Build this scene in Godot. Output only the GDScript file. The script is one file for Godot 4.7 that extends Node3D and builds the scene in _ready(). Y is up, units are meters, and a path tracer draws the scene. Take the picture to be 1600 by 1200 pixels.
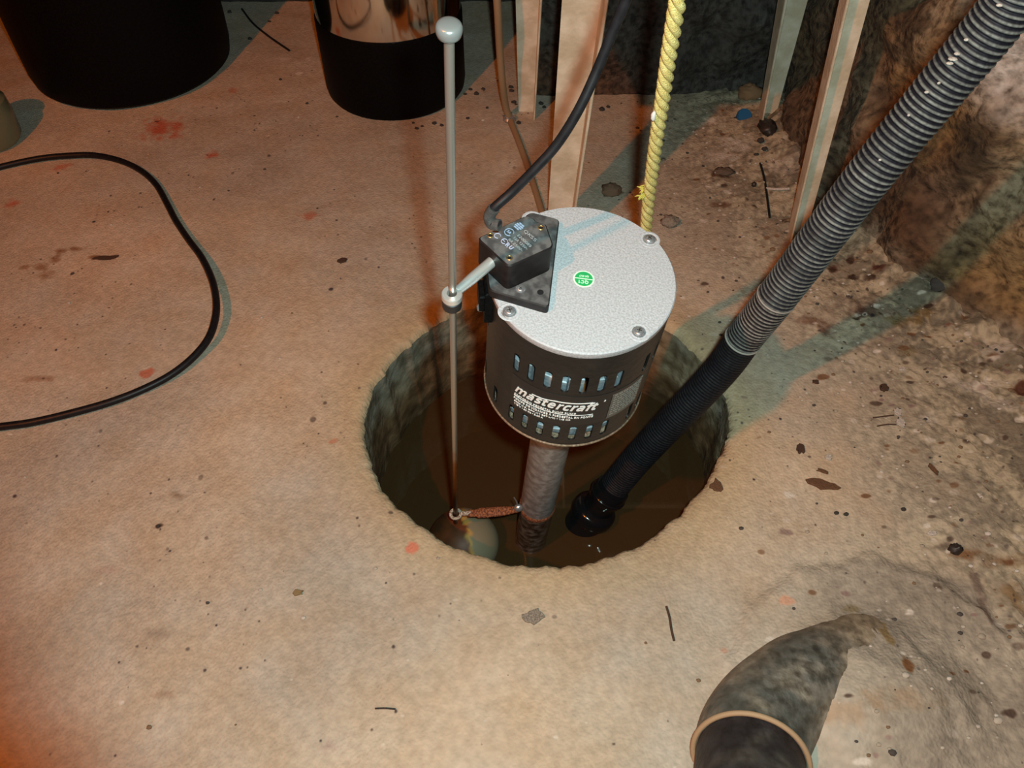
extends Node3D
# A pedestal sump pump standing in a round pit in a basement floor.

const EYE := Vector3(0, 0.80, 0)
const PITCH := 49.0
const FOCAL := 1290.0            # in pixels of the 1600 x 1200 frame
const PIT := Vector2(0.043, -0.66)
const WATER := -0.15
var rng := RandomNumberGenerator.new()
var M := {}
var right_v := Vector3(1, 0, 0)
var up_v := Vector3.UP
var back_v := Vector3.BACK

# ---------------------------------------------------------------- geometry
class Soup:
	var v := PackedVector3Array()
	var c := PackedColorArray()
	var uv := PackedVector2Array()
	var sg := PackedInt32Array()
	var xf := Transform3D()
	var tint := Color.WHITE

	func tri(p: Vector3, q: Vector3, r: Vector3, s := 0) -> void:
		v.append(xf * p); v.append(xf * q); v.append(xf * r)
		for i in 3:
			c.append(tint); uv.append(Vector2.ZERO)
		sg.append(s)

	func quad(p: Vector3, q: Vector3, r: Vector3, t: Vector3, s := 0) -> void:
		tri(p, q, r, s); tri(p, r, t, s)

	func grid(rows: Array, closed := false, s := 0, cols = null, uvs = null) -> void:
		for i in rows.size() - 1:
			var a: PackedVector3Array = rows[i]
			var b: PackedVector3Array = rows[i + 1]
			var n := a.size()
			for j in (n if closed else n - 1):
				var k := (j + 1) % n
				var at := v.size()
				tri(a[j], a[k], b[k], s); tri(a[j], b[k], b[j], s)
				if cols:
					var ca: PackedColorArray = cols[i]
					var cb: PackedColorArray = cols[i + 1]
					c[at] = ca[j]; c[at + 1] = ca[k]; c[at + 2] = cb[k]
					c[at + 3] = ca[j]; c[at + 4] = cb[k]; c[at + 5] = cb[j]
				if uvs:
					var ua: PackedVector2Array = uvs[i]
					var ub: PackedVector2Array = uvs[i + 1]
					uv[at] = ua[j]; uv[at + 1] = ua[k]; uv[at + 2] = ub[k]
					uv[at + 3] = ua[j]; uv[at + 4] = ub[k]; uv[at + 5] = ub[j]

	func fan(ring: PackedVector3Array, s := 0) -> void:
		var m := Vector3.ZERO
		for p in ring: m += p
		m /= ring.size()
		for j in ring.size(): tri(m, ring[j], ring[(j + 1) % ring.size()], s)

	# profile of (radius, height) points turned about y; sharp corners get their own smooth group
	func lathe(profile: Array, sides := 48, s := 100, cap := true) -> void:
		var rows := []
		for p in profile:
			var r := PackedVector3Array()
			for j in sides:
				var a := TAU * j / sides
				r.append(Vector3(p[0] * cos(a), p[1], p[0] * sin(a)))
			rows.append(r)
		var g := s
		for i in rows.size() - 1:
			if i > 0:
				var d0 := Vector2(profile[i][0] - profile[i - 1][0], profile[i][1] - profile[i - 1][1])
				var d1 := Vector2(profile[i + 1][0] - profile[i][0], profile[i + 1][1] - profile[i][1])
				if absf(d0.angle_to(d1)) > 0.62: g += 1
			grid([rows[i], rows[i + 1]], true, g)
		if cap:
			if profile[0][0] > 0.0001: fan(rows[0], g + 1)
			if profile[-1][0] > 0.0001: fan(rows[-1], g + 2)

	func tube(path: PackedVector3Array, radii, sides := 16, cap := true, cols = null, squash := 1.0) -> void:
		var rows := []
		var crows := []
		var n := Vector3.ZERO
		for i in path.size():
			var d := (path[mini(i + 1, path.size() - 1)] - path[maxi(i - 1, 0)]).normalized()
			if n == Vector3.ZERO:
				n = d.cross(Vector3.UP if absf(d.y) < 0.9 else Vector3.RIGHT).normalized()
			n = (n - d * n.dot(d)).normalized()
			var b := d.cross(n)
			var ra: float = radii[i] if radii is Array or radii is PackedFloat32Array else radii
			var r := PackedVector3Array()
			var cr := PackedColorArray()
			for j in sides:
				var a := TAU * j / sides
				r.append(path[i] + (n * cos(a) + b * sin(a) * squash) * ra)
				if cols: cr.append(cols[i])
			rows.append(r); crows.append(cr)
		grid(rows, true, 0, crows if cols else null)
		if cap:
			var t0 := tint
			if cols: tint = cols[0]
			fan(rows[0], 1)
			if cols: tint = cols[-1]
			fan(rows[-1], 2)
			tint = t0

	# polygon in (x, z) drawn up from y0 to y1 with a bevel on the top (and bottom) edge
	func prism(poly: PackedVector2Array, y0: float, y1: float, bev := 0.0, both := true) -> void:
		var rings := []
		var low := poly
		var top := poly
		if bev > 0.0:
			top = Soup.inset(poly, bev)
			if both: low = top
		var mk := func(q: PackedVector2Array, y: float) -> PackedVector3Array:
			var o := PackedVector3Array()
			for p in q: o.append(Vector3(p.x, y, p.y))
			return o
		rings.append(mk.call(low, y0))
		if bev > 0.0 and both: rings.append(mk.call(poly, y0 + bev))
		if bev > 0.0: rings.append(mk.call(poly, y1 - bev))
		rings.append(mk.call(top, y1))
		for i in rings.size() - 1: grid([rings[i], rings[i + 1]], true, 50 if poly.size() > 8 and i == (1 if both else 0) else -1)
		for k in [0, rings.size() - 1]:
			var r: PackedVector3Array = rings[k]
			var ids := Geometry2D.triangulate_polygon(top if k else low)
			for i in range(0, ids.size(), 3):
				if k: tri(r[ids[i]], r[ids[i + 1]], r[ids[i + 2]], -1)
				else: tri(r[ids[i]], r[ids[i + 2]], r[ids[i + 1]], -1)

	static func inset(poly: PackedVector2Array, d: float) -> PackedVector2Array:
		var o := PackedVector2Array()
		var n := poly.size()
		var area := 0.0
		for i in n: area += poly[i].cross(poly[(i + 1) % n])
		var sgn := signf(area)
		for i in n:
			var e0 := (poly[i] - poly[(i + n - 1) % n]).normalized()
			var e1 := (poly[(i + 1) % n] - poly[i]).normalized()
			var m := Vector2(-e0.y, e0.x) + Vector2(-e1.y, e1.x)
			m = m.normalized() * sgn
			var cs := maxf(0.4, m.dot(Vector2(-e1.y, e1.x) * sgn))
			o.append(poly[i] + m * d / cs)
		return o

	func box(size: Vector3, bev := 0.0, at := Vector3.ZERO) -> void:
		var h := size / 2
		var keep := xf
		xf = xf * Transform3D(Basis(), at)
		prism(PackedVector2Array([Vector2(-h.x, -h.z), Vector2(h.x, -h.z), Vector2(h.x, h.z), Vector2(-h.x, h.z)]), -h.y, h.y, bev)
		xf = keep

	func ball(r: Vector3, at := Vector3.ZERO, nu := 20, nv := 12, lump := 0.0, noise: FastNoiseLite = null) -> void:
		var rows := []
		for i in nv + 1:
			var t := PI * i / nv
			var row := PackedVector3Array()
			for j in nu:
				var a := TAU * j / nu
				var d := Vector3(sin(t) * cos(a), cos(t), sin(t) * sin(a))
				var k := 1.0
				if noise: k += lump * noise.get_noise_3dv(d * 100.0 + at * 3000.0)
				row.append(at + d * r * k)
			rows.append(row)
		grid(rows, true, 7)

	func orient(want: Vector3) -> void:
		var s := 0.0
		var m := Vector3.ZERO
		for p in v: m += p
		if v.size(): m /= v.size()
		for i in range(0, v.size(), 3):
			if want == Vector3.ZERO: s += (v[i] - m).dot((v[i + 1] - m).cross(v[i + 2] - m))
			else: s += (v[i + 1] - v[i]).cross(v[i + 2] - v[i]).dot(want)
		if s > 0.0:
			for i in range(0, v.size(), 3):
				var t := v[i + 1]; v[i + 1] = v[i + 2]; v[i + 2] = t
				var tc := c[i + 1]; c[i + 1] = c[i + 2]; c[i + 2] = tc
				var tu := uv[i + 1]; uv[i + 1] = uv[i + 2]; uv[i + 2] = tu

	func commit(mesh: ArrayMesh, mat: Material, want := Vector3.ZERO) -> ArrayMesh:
		orient(want)
		var st := SurfaceTool.new()
		st.begin(Mesh.PRIMITIVE_TRIANGLES)
		for i in v.size():
			var g := sg[i / 3]
			st.set_smooth_group(4294967295 if g < 0 else g)
			st.set_color(c[i]); st.set_uv(uv[i]); st.set_uv2(uv[i])
			st.add_vertex(v[i])
		st.generate_normals()
		st.index()
		st.set_material(mat)
		return st.commit(mesh)

func spline(pts: Array, per := 12) -> PackedVector3Array:
	var o := PackedVector3Array()
	for i in pts.size() - 1:
		var a: Vector3 = pts[i]
		var b: Vector3 = pts[i + 1]
		var p: Vector3 = pts[i - 1] if i > 0 else a * 2.0 - b
		var n: Vector3 = pts[i + 2] if i + 2 < pts.size() else b * 2.0 - a
		for k in per: o.append(a.cubic_interpolate(b, p, n, float(k) / per))
	o.append(pts[-1])
	return o

func even(path: PackedVector3Array, step: float) -> PackedVector3Array:
	var o := PackedVector3Array([path[0]])
	var left := step
	for i in path.size() - 1:
		var d := path[i + 1] - path[i]
		var l := d.length()
		var at := 0.0
		while at + left <= l:
			at += left
			o.append(path[i] + d * (at / l))
			left = step
		left -= l - at
	return o

func rounded(corners: Array, r: float, seg := 4) -> PackedVector2Array:
	var o := PackedVector2Array()
	var n := corners.size()
	for i in n:
		var p: Vector2 = corners[i]
		var e0: Vector2 = (corners[(i + n - 1) % n] - p)
		var e1: Vector2 = (corners[(i + 1) % n] - p)
		var rr: float = minf(r, minf(e0.length(), e1.length()) * 0.45)
		var a := p + e0.normalized() * rr
		var b := p + e1.normalized() * rr
		for k in seg + 1:
			var t := float(k) / seg
			o.append(a * (1 - t) * (1 - t) + p * 2 * t * (1 - t) + b * t * t)
	return o

# points of the place: where the sight line of a pixel meets a height, or lies at a depth
func sight(u: float, v: float) -> Vector3:
	return right_v * (u - 800.0) / FOCAL - up_v * (v - 600.0) / FOCAL - back_v
func spot(u: float, v: float, y := 0.0) -> Vector3:
	var d := sight(u, v)
	return EYE + d * ((y - EYE.y) / d.y)
func deep(u: float, v: float, z: float) -> Vector3:
	return EYE + sight(u, v) * z

# ---------------------------------------------------------------- scene objects
func part(called: String, s: Soup, mat: Material, parent: Node, want := Vector3.ZERO, label := "") -> MeshInstance3D:
	var o := MeshInstance3D.new()
	o.name = called
	o.mesh = s.commit(ArrayMesh.new(), mat, want)
	o.cast_shadow = GeometryInstance3D.SHADOW_CASTING_SETTING_ON
	if label: o.set_meta("label", label)
	parent.add_child(o, true)
	return o

var taken := {}
func numbered(called: String) -> String:
	var n: int = taken.get(called, 0)
	taken[called] = n + 1
	return called if n == 0 else "%s_%03d" % [called, n]

func tag(o: Node, label: String, category: String, group := "", kind := "") -> void:
	o.set_meta("label", label)
	o.set_meta("category", category)
	if group: o.set_meta("group", group)
	if kind: o.set_meta("kind", kind)

func thing(called: String, label: String, category: String, at := Vector3.ZERO, group := "") -> Node3D:
	var o := Node3D.new()
	o.name = numbered(called)
	o.position = at
	add_child(o)
	tag(o, label, category, group)
	return o

# a thing of one mesh, its origin at its base
func solo(called: String, s: Soup, mat: Material, label: String, category: String, group := "", kind := "") -> MeshInstance3D:
	var lo := s.v[0]
	var mid := Vector3.ZERO
	for p in s.v: lo = lo.min(p); mid += p
	mid /= s.v.size()
	var base := Vector3(mid.x, lo.y, mid.z)
	for i in s.v.size(): s.v[i] -= base
	var o := part(numbered(called), s, mat, self)
	o.position = base
	tag(o, label, category, group, kind)
	return o

func struct(called: String, s: Soup, mat: Material, label: String, category: String, want := Vector3.ZERO) -> MeshInstance3D:
	var o := part(numbered(called), s, mat, self, want)
	tag(o, label, category, "", "structure")
	return o

# ---------------------------------------------------------------- materials
func noise(freq: float, kind := FastNoiseLite.TYPE_SIMPLEX_SMOOTH, oct := 4, sd := 1) -> FastNoiseLite:
	var n := FastNoiseLite.new()
	n.noise_type = kind; n.frequency = freq; n.fractal_octaves = oct; n.seed = sd
	return n

func ntex(freq: float, ramp: Array, oct := 4, sd := 1, kind := FastNoiseLite.TYPE_SIMPLEX_SMOOTH, side := 256) -> NoiseTexture2D:
	var t := NoiseTexture2D.new()
	t.width = side; t.height = side; t.seamless = true
	t.noise = noise(freq, kind, oct, sd)
	if ramp.size():
		var g := Gradient.new()
		var off := PackedFloat32Array()
		var cl := PackedColorArray()
		for r in ramp: off.append(r[0]); cl.append(r[1])
		g.offsets = off; g.colors = cl
		t.color_ramp = g
	return t

func ntex_normal(freq: float, strength: float, oct := 4, sd := 1, side := 256) -> NoiseTexture2D:
	var t := ntex(freq, [], oct, sd, FastNoiseLite.TYPE_SIMPLEX_SMOOTH, side)
	t.as_normal_map = true
	t.bump_strength = strength
	return t

func mat(color: Color, rough := 0.6, metal := 0.0, spec := 0.5) -> StandardMaterial3D:
	var m := StandardMaterial3D.new()
	m.albedo_color = color; m.roughness = rough; m.metallic = metal; m.metallic_specular = spec
	return m

func lin(r: float, g: float, b: float) -> Color:
	return Color(r, g, b).linear_to_srgb()

func mottled(m: StandardMaterial3D, tex: Texture2D, scale: float, bump: Texture2D = null, depth := 0.5) -> StandardMaterial3D:
	m.uv1_triplanar = true
	m.uv1_scale = Vector3.ONE * scale
	if tex: m.albedo_texture = tex
	if bump:
		m.normal_enabled = true; m.normal_texture = bump; m.normal_scale = depth
	return m

func materials() -> void:
	var fine := ntex_normal(0.06, 6.0, 4, 5)
	var grains := ntex_normal(0.2, 4.0, 3, 9)
	M.black = mat(lin(.012, .012, .013), .42)
	M.rubber = mottled(mat(lin(.020, .020, .022), .5), ntex(0.03, [[0.0, Color(.75, .75, .75)], [1.0, Color(1, 1, 1)]], 4, 3), 12.0)
	M.plastic = mottled(mat(lin(.0045, .0042, .0045), .5, 0.0, .16), ntex(0.05, [[0.3, Color(.8, .8, .8)], [0.62, Color(1, 1, .98)], [.8, Color(1.0, 1.0, 1.0)]], 4, 8), 14.0, grains, .25)
	M.dusty_plastic = mottled(mat(lin(.075, .072, .07), .6), ntex(0.035, [[0.3, Color(.72, .72, .73)], [.7, Color(1, 1, 1)]], 5, 21), 10.0, grains, .3)
	M.dusty_black = mottled(mat(Color.WHITE, .55, 0.0, .35), ntex(0.035, [[0.3, Color(.72, .72, .73)], [.7, Color(1, 1, 1)]], 5, 21), 10.0)
	M.dusty_black.vertex_color_use_as_albedo = true
	M.enamel = mottled(mat(lin(.014, .012, .011), .4, 0.0, .35), ntex(0.02, [[.2, Color(.8, .8, .8)], [.8, Color(1, 1, 1)]], 4, 6), 7.0, fine, .12)
	M.sticker = mat(lin(.013, .011, .011), .34, 0.0, .35)
	M.white = mat(lin(.75, .75, .74), .5)
	M.pale_print = mat(lin(.38, .42, .58), .55)
	M.grey_print = mat(lin(.33, .33, .34), .55)
	M.lid = mottled(mat(lin(.53, .53, .575), .5, .2), ntex(0.10, [[0.25, Color(.88, .88, .87)], [.5, Color(.95, .95, .94)], [.78, Color(1, 1, 1)]], 5, 14, FastNoiseLite.TYPE_SIMPLEX_SMOOTH, 512), 9.0, grains, .14)
	M.zinc = mottled(mat(lin(.60, .61, .64), .26, .75), ntex(0.04, [[.2, Color(.75, .75, .75)], [.8, Color(1, 1, 1)]], 4, 4), 20.0)
	M.chrome = mat(lin(.78, .77, .75), .3, .7)
	M.knob = mat(lin(.22, .22, .22), .25, .5)
	M.steel = mottled(mat(lin(.55, .52, .48), .33, .95), ntex(0.03, [[.2, Color(.62, .60, .56)], [.8, Color(1, 1, 1)]], 4, 12), 30.0)
	M.vertex_steel = mat(Color.WHITE, .34, .8); M.vertex_steel.vertex_color_use_as_albedo = true
	M.brass = mat(lin(.55, .38, .16), .35, .9)
	M.stator = mottled(mat(lin(.52, .60, .66), .42, .6), ntex(0.05, [[.2, Color(.75, .78, .8)], [.8, Color(1, 1, 1)]], 4, 33), 16.0)
	M.copper = mat(lin(.42, .16, .05), .4, .8)
	M.rim = mottled(mat(lin(.34, .26, .19), .5, .35), ntex(0.06, [[.2, Color(.6, .55, .5)], [.8, Color(1, 1, 1)]], 4, 31), 18.0)
	M.pipe = mottled(mat(lin(.30, .285, .28), .42, .2), ntex(0.03, [[.25, Color(.78, .75, .74)], [.5, Color(.90, .88, .87)], [.75, Color(1, 1, 1)]], 4, 44), 12.0)
	M.pipe_wet = mottled(mat(lin(.16, .13, .11), .25, .2), ntex(0.03, [[.25, Color(.45, .36, .3)], [.75, Color(1, 1, 1)]], 5, 46), 10.0)
	M.rust = mottled(mat(lin(.30, .13, .06), .8), ntex(0.05, [[.3, Color(.45, .35, .3)], [.5, Color(.85, .7, .6)], [.68, Color(1, .9, .8)], [.8, Color(1.0, 1.0, 1.0)]], 4, 51), 26.0, fine, .8)
	M.scale_white = mottled(mat(lin(.48, .44, .38), .8), ntex(0.06, [[.3, Color(.55, .42, .32)], [.6, Color(1, 1, 1)]], 4, 52), 26.0, fine, .8)
	M.iron = mat(lin(.03, .022, .018), .5)
	M.green = mat(lin(.02, .34, .10), .4)
	M.vertex = mat(Color.WHITE, .7); M.vertex.vertex_color_use_as_albedo = true
	M.vertex_gloss = mat(Color.WHITE, .5, 0.0, .35); M.vertex_gloss.vertex_color_use_as_albedo = true
	M.hose = mottled(mat(Color.WHITE, .55, 0.0, .3), ntex(0.05, [[.3, Color(.72, .72, .72)], [.7, Color(1, 1, 1)]], 4, 61), 16.0)
	M.hose.vertex_color_use_as_albedo = true
	M.wet_black = mat(lin(.006, .006, .007), .16)
	M.rope = mottled(mat(lin(.64, .53, .21), .72), ntex(0.03, [[.2, Color(.86, .82, .70)], [.8, Color(1, 1, 1)]], 4, 71), 14.0, grains, .8)
	M.rope_bright = mat(lin(.50, .43, .07), .7)
	M.lint = mat(lin(.6, .57, .54), .9)
	M.paint = mottled(mat(lin(.68, .60, .48), .55), ntex(0.012, [[.25, Color(.88, .86, .82)], [.75, Color(1, 1, 1)]], 5, 81), 6.0, fine, .15)
	M.paint_trim = mat(lin(.72, .68, .6), .5)
	M.cord = mottled(mat(lin(.012, .011, .013), .42, 0.0, .35), ntex(0.03, [[.3, Color(.8, .8, .8)], [.7, Color(1, 1, 1)]], 4, 91), 14.0)
	M.mirror_metal = mottled(mat(lin(.70, .64, .56), .09, 1.0), null, 5.0, ntex_normal(0.008, 1.2, 2, 15), .06)
	M.tan_tube = mat(lin(.28, .18, .10), .6)
	M.blue = mat(lin(.01, .10, .24), .5)
	M.flake = mottled(mat(lin(.16, .075, .035), .9), ntex(0.06, [[.3, Color(.7, .7, .7)], [.7, Color(1, 1, 1)]], 3, 95), 40.0)
	M.dark_flake = mat(lin(.06, .03, .018), .9)
	M.plaster = mottled(mat(lin(.60, .55, .50), .9), ntex(0.06, [[.3, Color(.75, .72, .7)], [.7, Color(1, 1, 1)]], 3, 96), 40.0)
	M.pebble = mottled(mat(lin(.28, .235, .19), .85), ntex(0.05, [[.3, Color(.75, .75, .75)], [.7, Color(1, 1, 1)]], 3, 97), 30.0)
	M.olive = mat(lin(.16, .15, .085), .25)
	M.drain = mottled(mat(Color.WHITE, .62), ntex(0.03, [[.25, Color(.6, .58, .55)], [.5, Color(.85, .84, .82)], [.75, Color(1, 1, 1)]], 5, 101), 8.0, fine, .4)
	M.drain.vertex_color_use_as_albedo = true
	M.rock = mottled(mat(Color.WHITE, .88), ntex(0.03, [[.22, Color(.42, .38, .34)], [.45, Color(.82, .80, .78)], [.75, Color(1, 1, 1)]], 5, 111, FastNoiseLite.TYPE_SIMPLEX_SMOOTH, 512), 4.0, ntex_normal(0.03, 10.0, 5, 112, 512), 1.0)
	M.rock.vertex_color_use_as_albedo = true
	M.pit = mottled(mat(Color.WHITE, .55), ntex(0.02, [[.25, Color(.6, .57, .52)], [.75, Color(1, 1, 1)]], 5, 121), 5.0, fine, .3)
	M.pit.vertex_color_use_as_albedo = true
	M.shell = mottled(mat(lin(.045, .038, .034), .9), ntex(0.02, [[.25, Color(.6, .6, .6)], [.75, Color(1, 1, 1)]], 4, 131), 2.0)
	M.wood = mottled(mat(lin(.30, .20, .12), .7), ntex(0.02, [[.25, Color(.7, .68, .64)], [.75, Color(1, 1, 1)]], 4, 132), 3.0)
	var wc := lin(.052, .028, .011)
	var w := mat(Color(wc.r, wc.g, wc.b, .80), .03)
	w.transparency = BaseMaterial3D.TRANSPARENCY_ALPHA
	M.water = w

# ---------------------------------------------------------------- lettering
func letters(s: Soup, text: String, at: Transform3D, width: float, height: float, bold := true, slant := 0.0, bend := 0.0, thick := 0.0003) -> void:
	var t := TextMesh.new()
	var f := SystemFont.new()
	f.font_names = PackedStringArray(["Droid Sans"])
	f.font_weight = 700 if bold else 400
	t.font = f; t.font_size = 32; t.pixel_size = 0.01; t.depth = 0.02; t.curve_step = 2.0
	t.text = text
	var arr := t.get_mesh_arrays()
	var vs: PackedVector3Array = arr[Mesh.ARRAY_VERTEX]
	if vs.is_empty(): return
	var lo := vs[0]
	var hi := vs[0]
	for p in vs: lo = lo.min(p); hi = hi.max(p)
	var idx: PackedInt32Array = arr[Mesh.ARRAY_INDEX] if arr[Mesh.ARRAY_INDEX] != null else PackedInt32Array(range(vs.size()))
	var k := Vector3(width / (hi.x - lo.x), height / (hi.y - lo.y), thick / maxf(hi.z - lo.z, 1e-5))
	var q := PackedVector3Array()
	for p in vs:
		var r := (p - lo) * k
		r.x += slant * r.y
		if bend > 0.0:
			var a := r.x / bend
			r = Vector3(sin(a) * (bend + r.z), r.y, cos(a) * (bend + r.z))
		q.append(at * r)
	for i in range(0, idx.size(), 3): s.tri(q[idx[i]], q[idx[i + 1]], q[idx[i + 2]], -1)
	s.uv.resize(s.v.size())

func curved_panel(s: Soup, a0: float, a1: float, y0: float, y1: float, r: float, thick: float, skew := 0.0) -> void:
	var rows := []
	var n := 24
	for ring in [[r - 0.0004, y0], [r + thick, y0], [r + thick, y1], [r - 0.0004, y1]]:
		var row := PackedVector3Array()
		for i in n + 1:
			var a := deg_to_rad(lerpf(a0, a1, float(i) / n))
			row.append(Vector3(sin(a) * ring[0], ring[1] + skew * float(i) / n, cos(a) * ring[0]))
		rows.append(row)
	for i in 3: s.grid([rows[i], rows[i + 1]], false, 10 + i)

# ---------------------------------------------------------------- start
func _ready() -> void:
	rng.seed = 7
	var pitch := deg_to_rad(PITCH)
	up_v = Vector3(0, cos(pitch), -sin(pitch))
	back_v = Vector3(0, sin(pitch), cos(pitch))
	# camera
	var cam := Camera3D.new()
	cam.name = "camera"
	cam.transform = Transform3D(Basis(right_v, up_v, back_v), EYE)
	cam.fov = rad_to_deg(2.0 * atan(600.0 / FOCAL))
	cam.near = 0.02; cam.far = 20.0
	add_child(cam)
	cam.current = true
	# air of the cellar and exposure
	var env := Environment.new()
	env.background_mode = Environment.BG_COLOR
	env.background_color = Color(0.004, 0.003, 0.002)
	env.tonemap_mode = Environment.TONE_MAPPER_LINEAR
	env.tonemap_exposure = 1.0
	env.sdfgi_enabled = true; env.ssao_enabled = true; env.ssil_enabled = true
	var we := WorldEnvironment.new()
	we.name = "environment"
	we.environment = env
	add_child(we)
	# the flash beside and above the lens
	var flash := SpotLight3D.new()
	flash.name = "flash"
	flash.position = EYE + right_v * 0.028 + up_v * 0.022
	flash.basis = Basis(right_v, up_v, back_v) * Basis(Vector3.UP, deg_to_rad(-3.0)) * Basis(Vector3.RIGHT, deg_to_rad(2.0))
	flash.light_color = lin(0.74, 1.0, 0.95)
	flash.light_energy = 0.73
	flash.light_size = 0.006
	flash.spot_angle = 43.8; flash.spot_angle_attenuation = 0.33; flash.spot_range = 8.0; flash.spot_attenuation = 2.0
	flash.shadow_enabled = true
	add_child(flash)
	var lamp_at := Vector3(-1.02, 2.18, 0.74)
	materials()
	bulb(lamp_at)
	room()
	pit()
	table()
	bins()
	pump()
	rod()
	hose()
	rope()
	floor_cord()
	drain()
	clutter()

func bulb(at: Vector3) -> void:
	var t := thing("light_bulb", "bare warm bulb hanging from the ceiling on a black cord", "lamp", at)
	var g := mat(Color(1, .75, .45), .4)
	g.emission_enabled = true; g.emission = Color(1.0, .62, .30); g.emission_energy_multiplier = 3.0
	var s := Soup.new()
	s.lathe([[0.0, -0.034], [.014, -.031], [.026, -.02], [.031, -.003], [.028, .014], [.019, .03], [.014, .046]], 24)
	part("glass_bulb", s, g, t)
	s = Soup.new()
	s.lathe([[.016, .047], [.02, .05], [.02, .085], [.012, .095], [.005, .1]], 20)
	part("socket", s, M.black, t)
	s = Soup.new()
	s.tube(PackedVector3Array([Vector3(0, .098, 0), Vector3(0, .285, 0)]), .003, 8)
	part("cord", s, M.black, t)
	var l := OmniLight3D.new()
	l.name = "lamp_light"
	l.light_color = Color(lin(1.0, .23, .025))
	l.light_energy = 3.25
	l.light_size = 0.03
	l.omni_range = 10.0; l.omni_attenuation = 2.0
	l.shadow_enabled = true
	t.add_child(l)

# ---------------------------------------------------------------- the room
var rim_table := [[-180, .225], [-172, .224], [-164, .219], [-154, .215], [-146, .212], [-120, .211], [-90, .212], [-60, .213], [-30, .222], [0, .230], [7, .226], [23, .218], [41, .214], [50, .214], [63, .217], [77, .217], [85, .222], [92, .220], [101, .222], [116, .223], [135, .223], [145, .228], [157, .228], [165, .227], [180, .225]]
func rim(a: float) -> float:
	var d := rad_to_deg(wrapf(a, -PI, PI))
	for i in rim_table.size() - 1:
		if d <= rim_table[i + 1][0]:
			return lerpf(rim_table[i][1], rim_table[i + 1][1], smoothstep(rim_table[i][0], rim_table[i + 1][0], d))
	return .225

var wall_line := [Vector2(.474, -1.372), Vector2(.468, -1.24), Vector2(.478, -1.10), Vector2(.520, -.99), Vector2(.557, -.89), Vector2(.617, -.812), Vector2(.652, -.742), Vector2(.664, -.69), Vector2(.655, -.55), Vector2(.625, -.35), Vector2(.62, 0.2), Vector2(.62, 2.0)]
func wall_gap(p: Vector2) -> float:
	var best := 9.0
	for i in wall_line.size() - 1:
		var q := Geometry2D.get_closest_point_to_segment(p, wall_line[i], wall_line[i + 1])
		best = minf(best, p.distance_to(q))
	return best

var bumps := noise(9.0, FastNoiseLite.TYPE_SIMPLEX_SMOOTH, 4, 17)
var grit := noise(60.0, FastNoiseLite.TYPE_SIMPLEX_SMOOTH, 3, 18)
func chip_at(a: float) -> float:
	return grit.get_noise_2d(cos(a) * .09, sin(a) * .09) * .0014 + bumps.get_noise_2d(cos(a) * .9, sin(a) * .9) * .004
func floor_y(p: Vector2) -> float:
	var y := bumps.get_noise_2d(p.x, p.y) * 0.0025
	if p.x > 0.2:
		var g := wall_gap(p)
		var r := smoothstep(.30, .02, g)
		y += .016 * pow(smoothstep(.09, -.01, g), 2.0) * (1.0 + .8 * bumps.get_noise_2d(p.x * 3, p.y * 3))
		y += r * (0.006 + 0.010 * absf(grit.get_noise_2d(p.x, p.y)) + .004 * bumps.get_noise_2d(p.x * 4, p.y * 4))
	# the patch of mortar round the drain, with a soft edge
	var d := Vector2(p.x - .37, (p.y + .30) * 1.1).length()
	y += 0.007 * smoothstep(.165, .145, d + .02 * bumps.get_noise_2d(p.x * 2, p.y * 2))
	var e := Vector2((p.x - .345) * .9, p.y + .285).length() + .010 * bumps.get_noise_2d(p.x * 3, p.y * 3)
	y += 0.030 * smoothstep(.11, .02, e)
	return y

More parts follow.
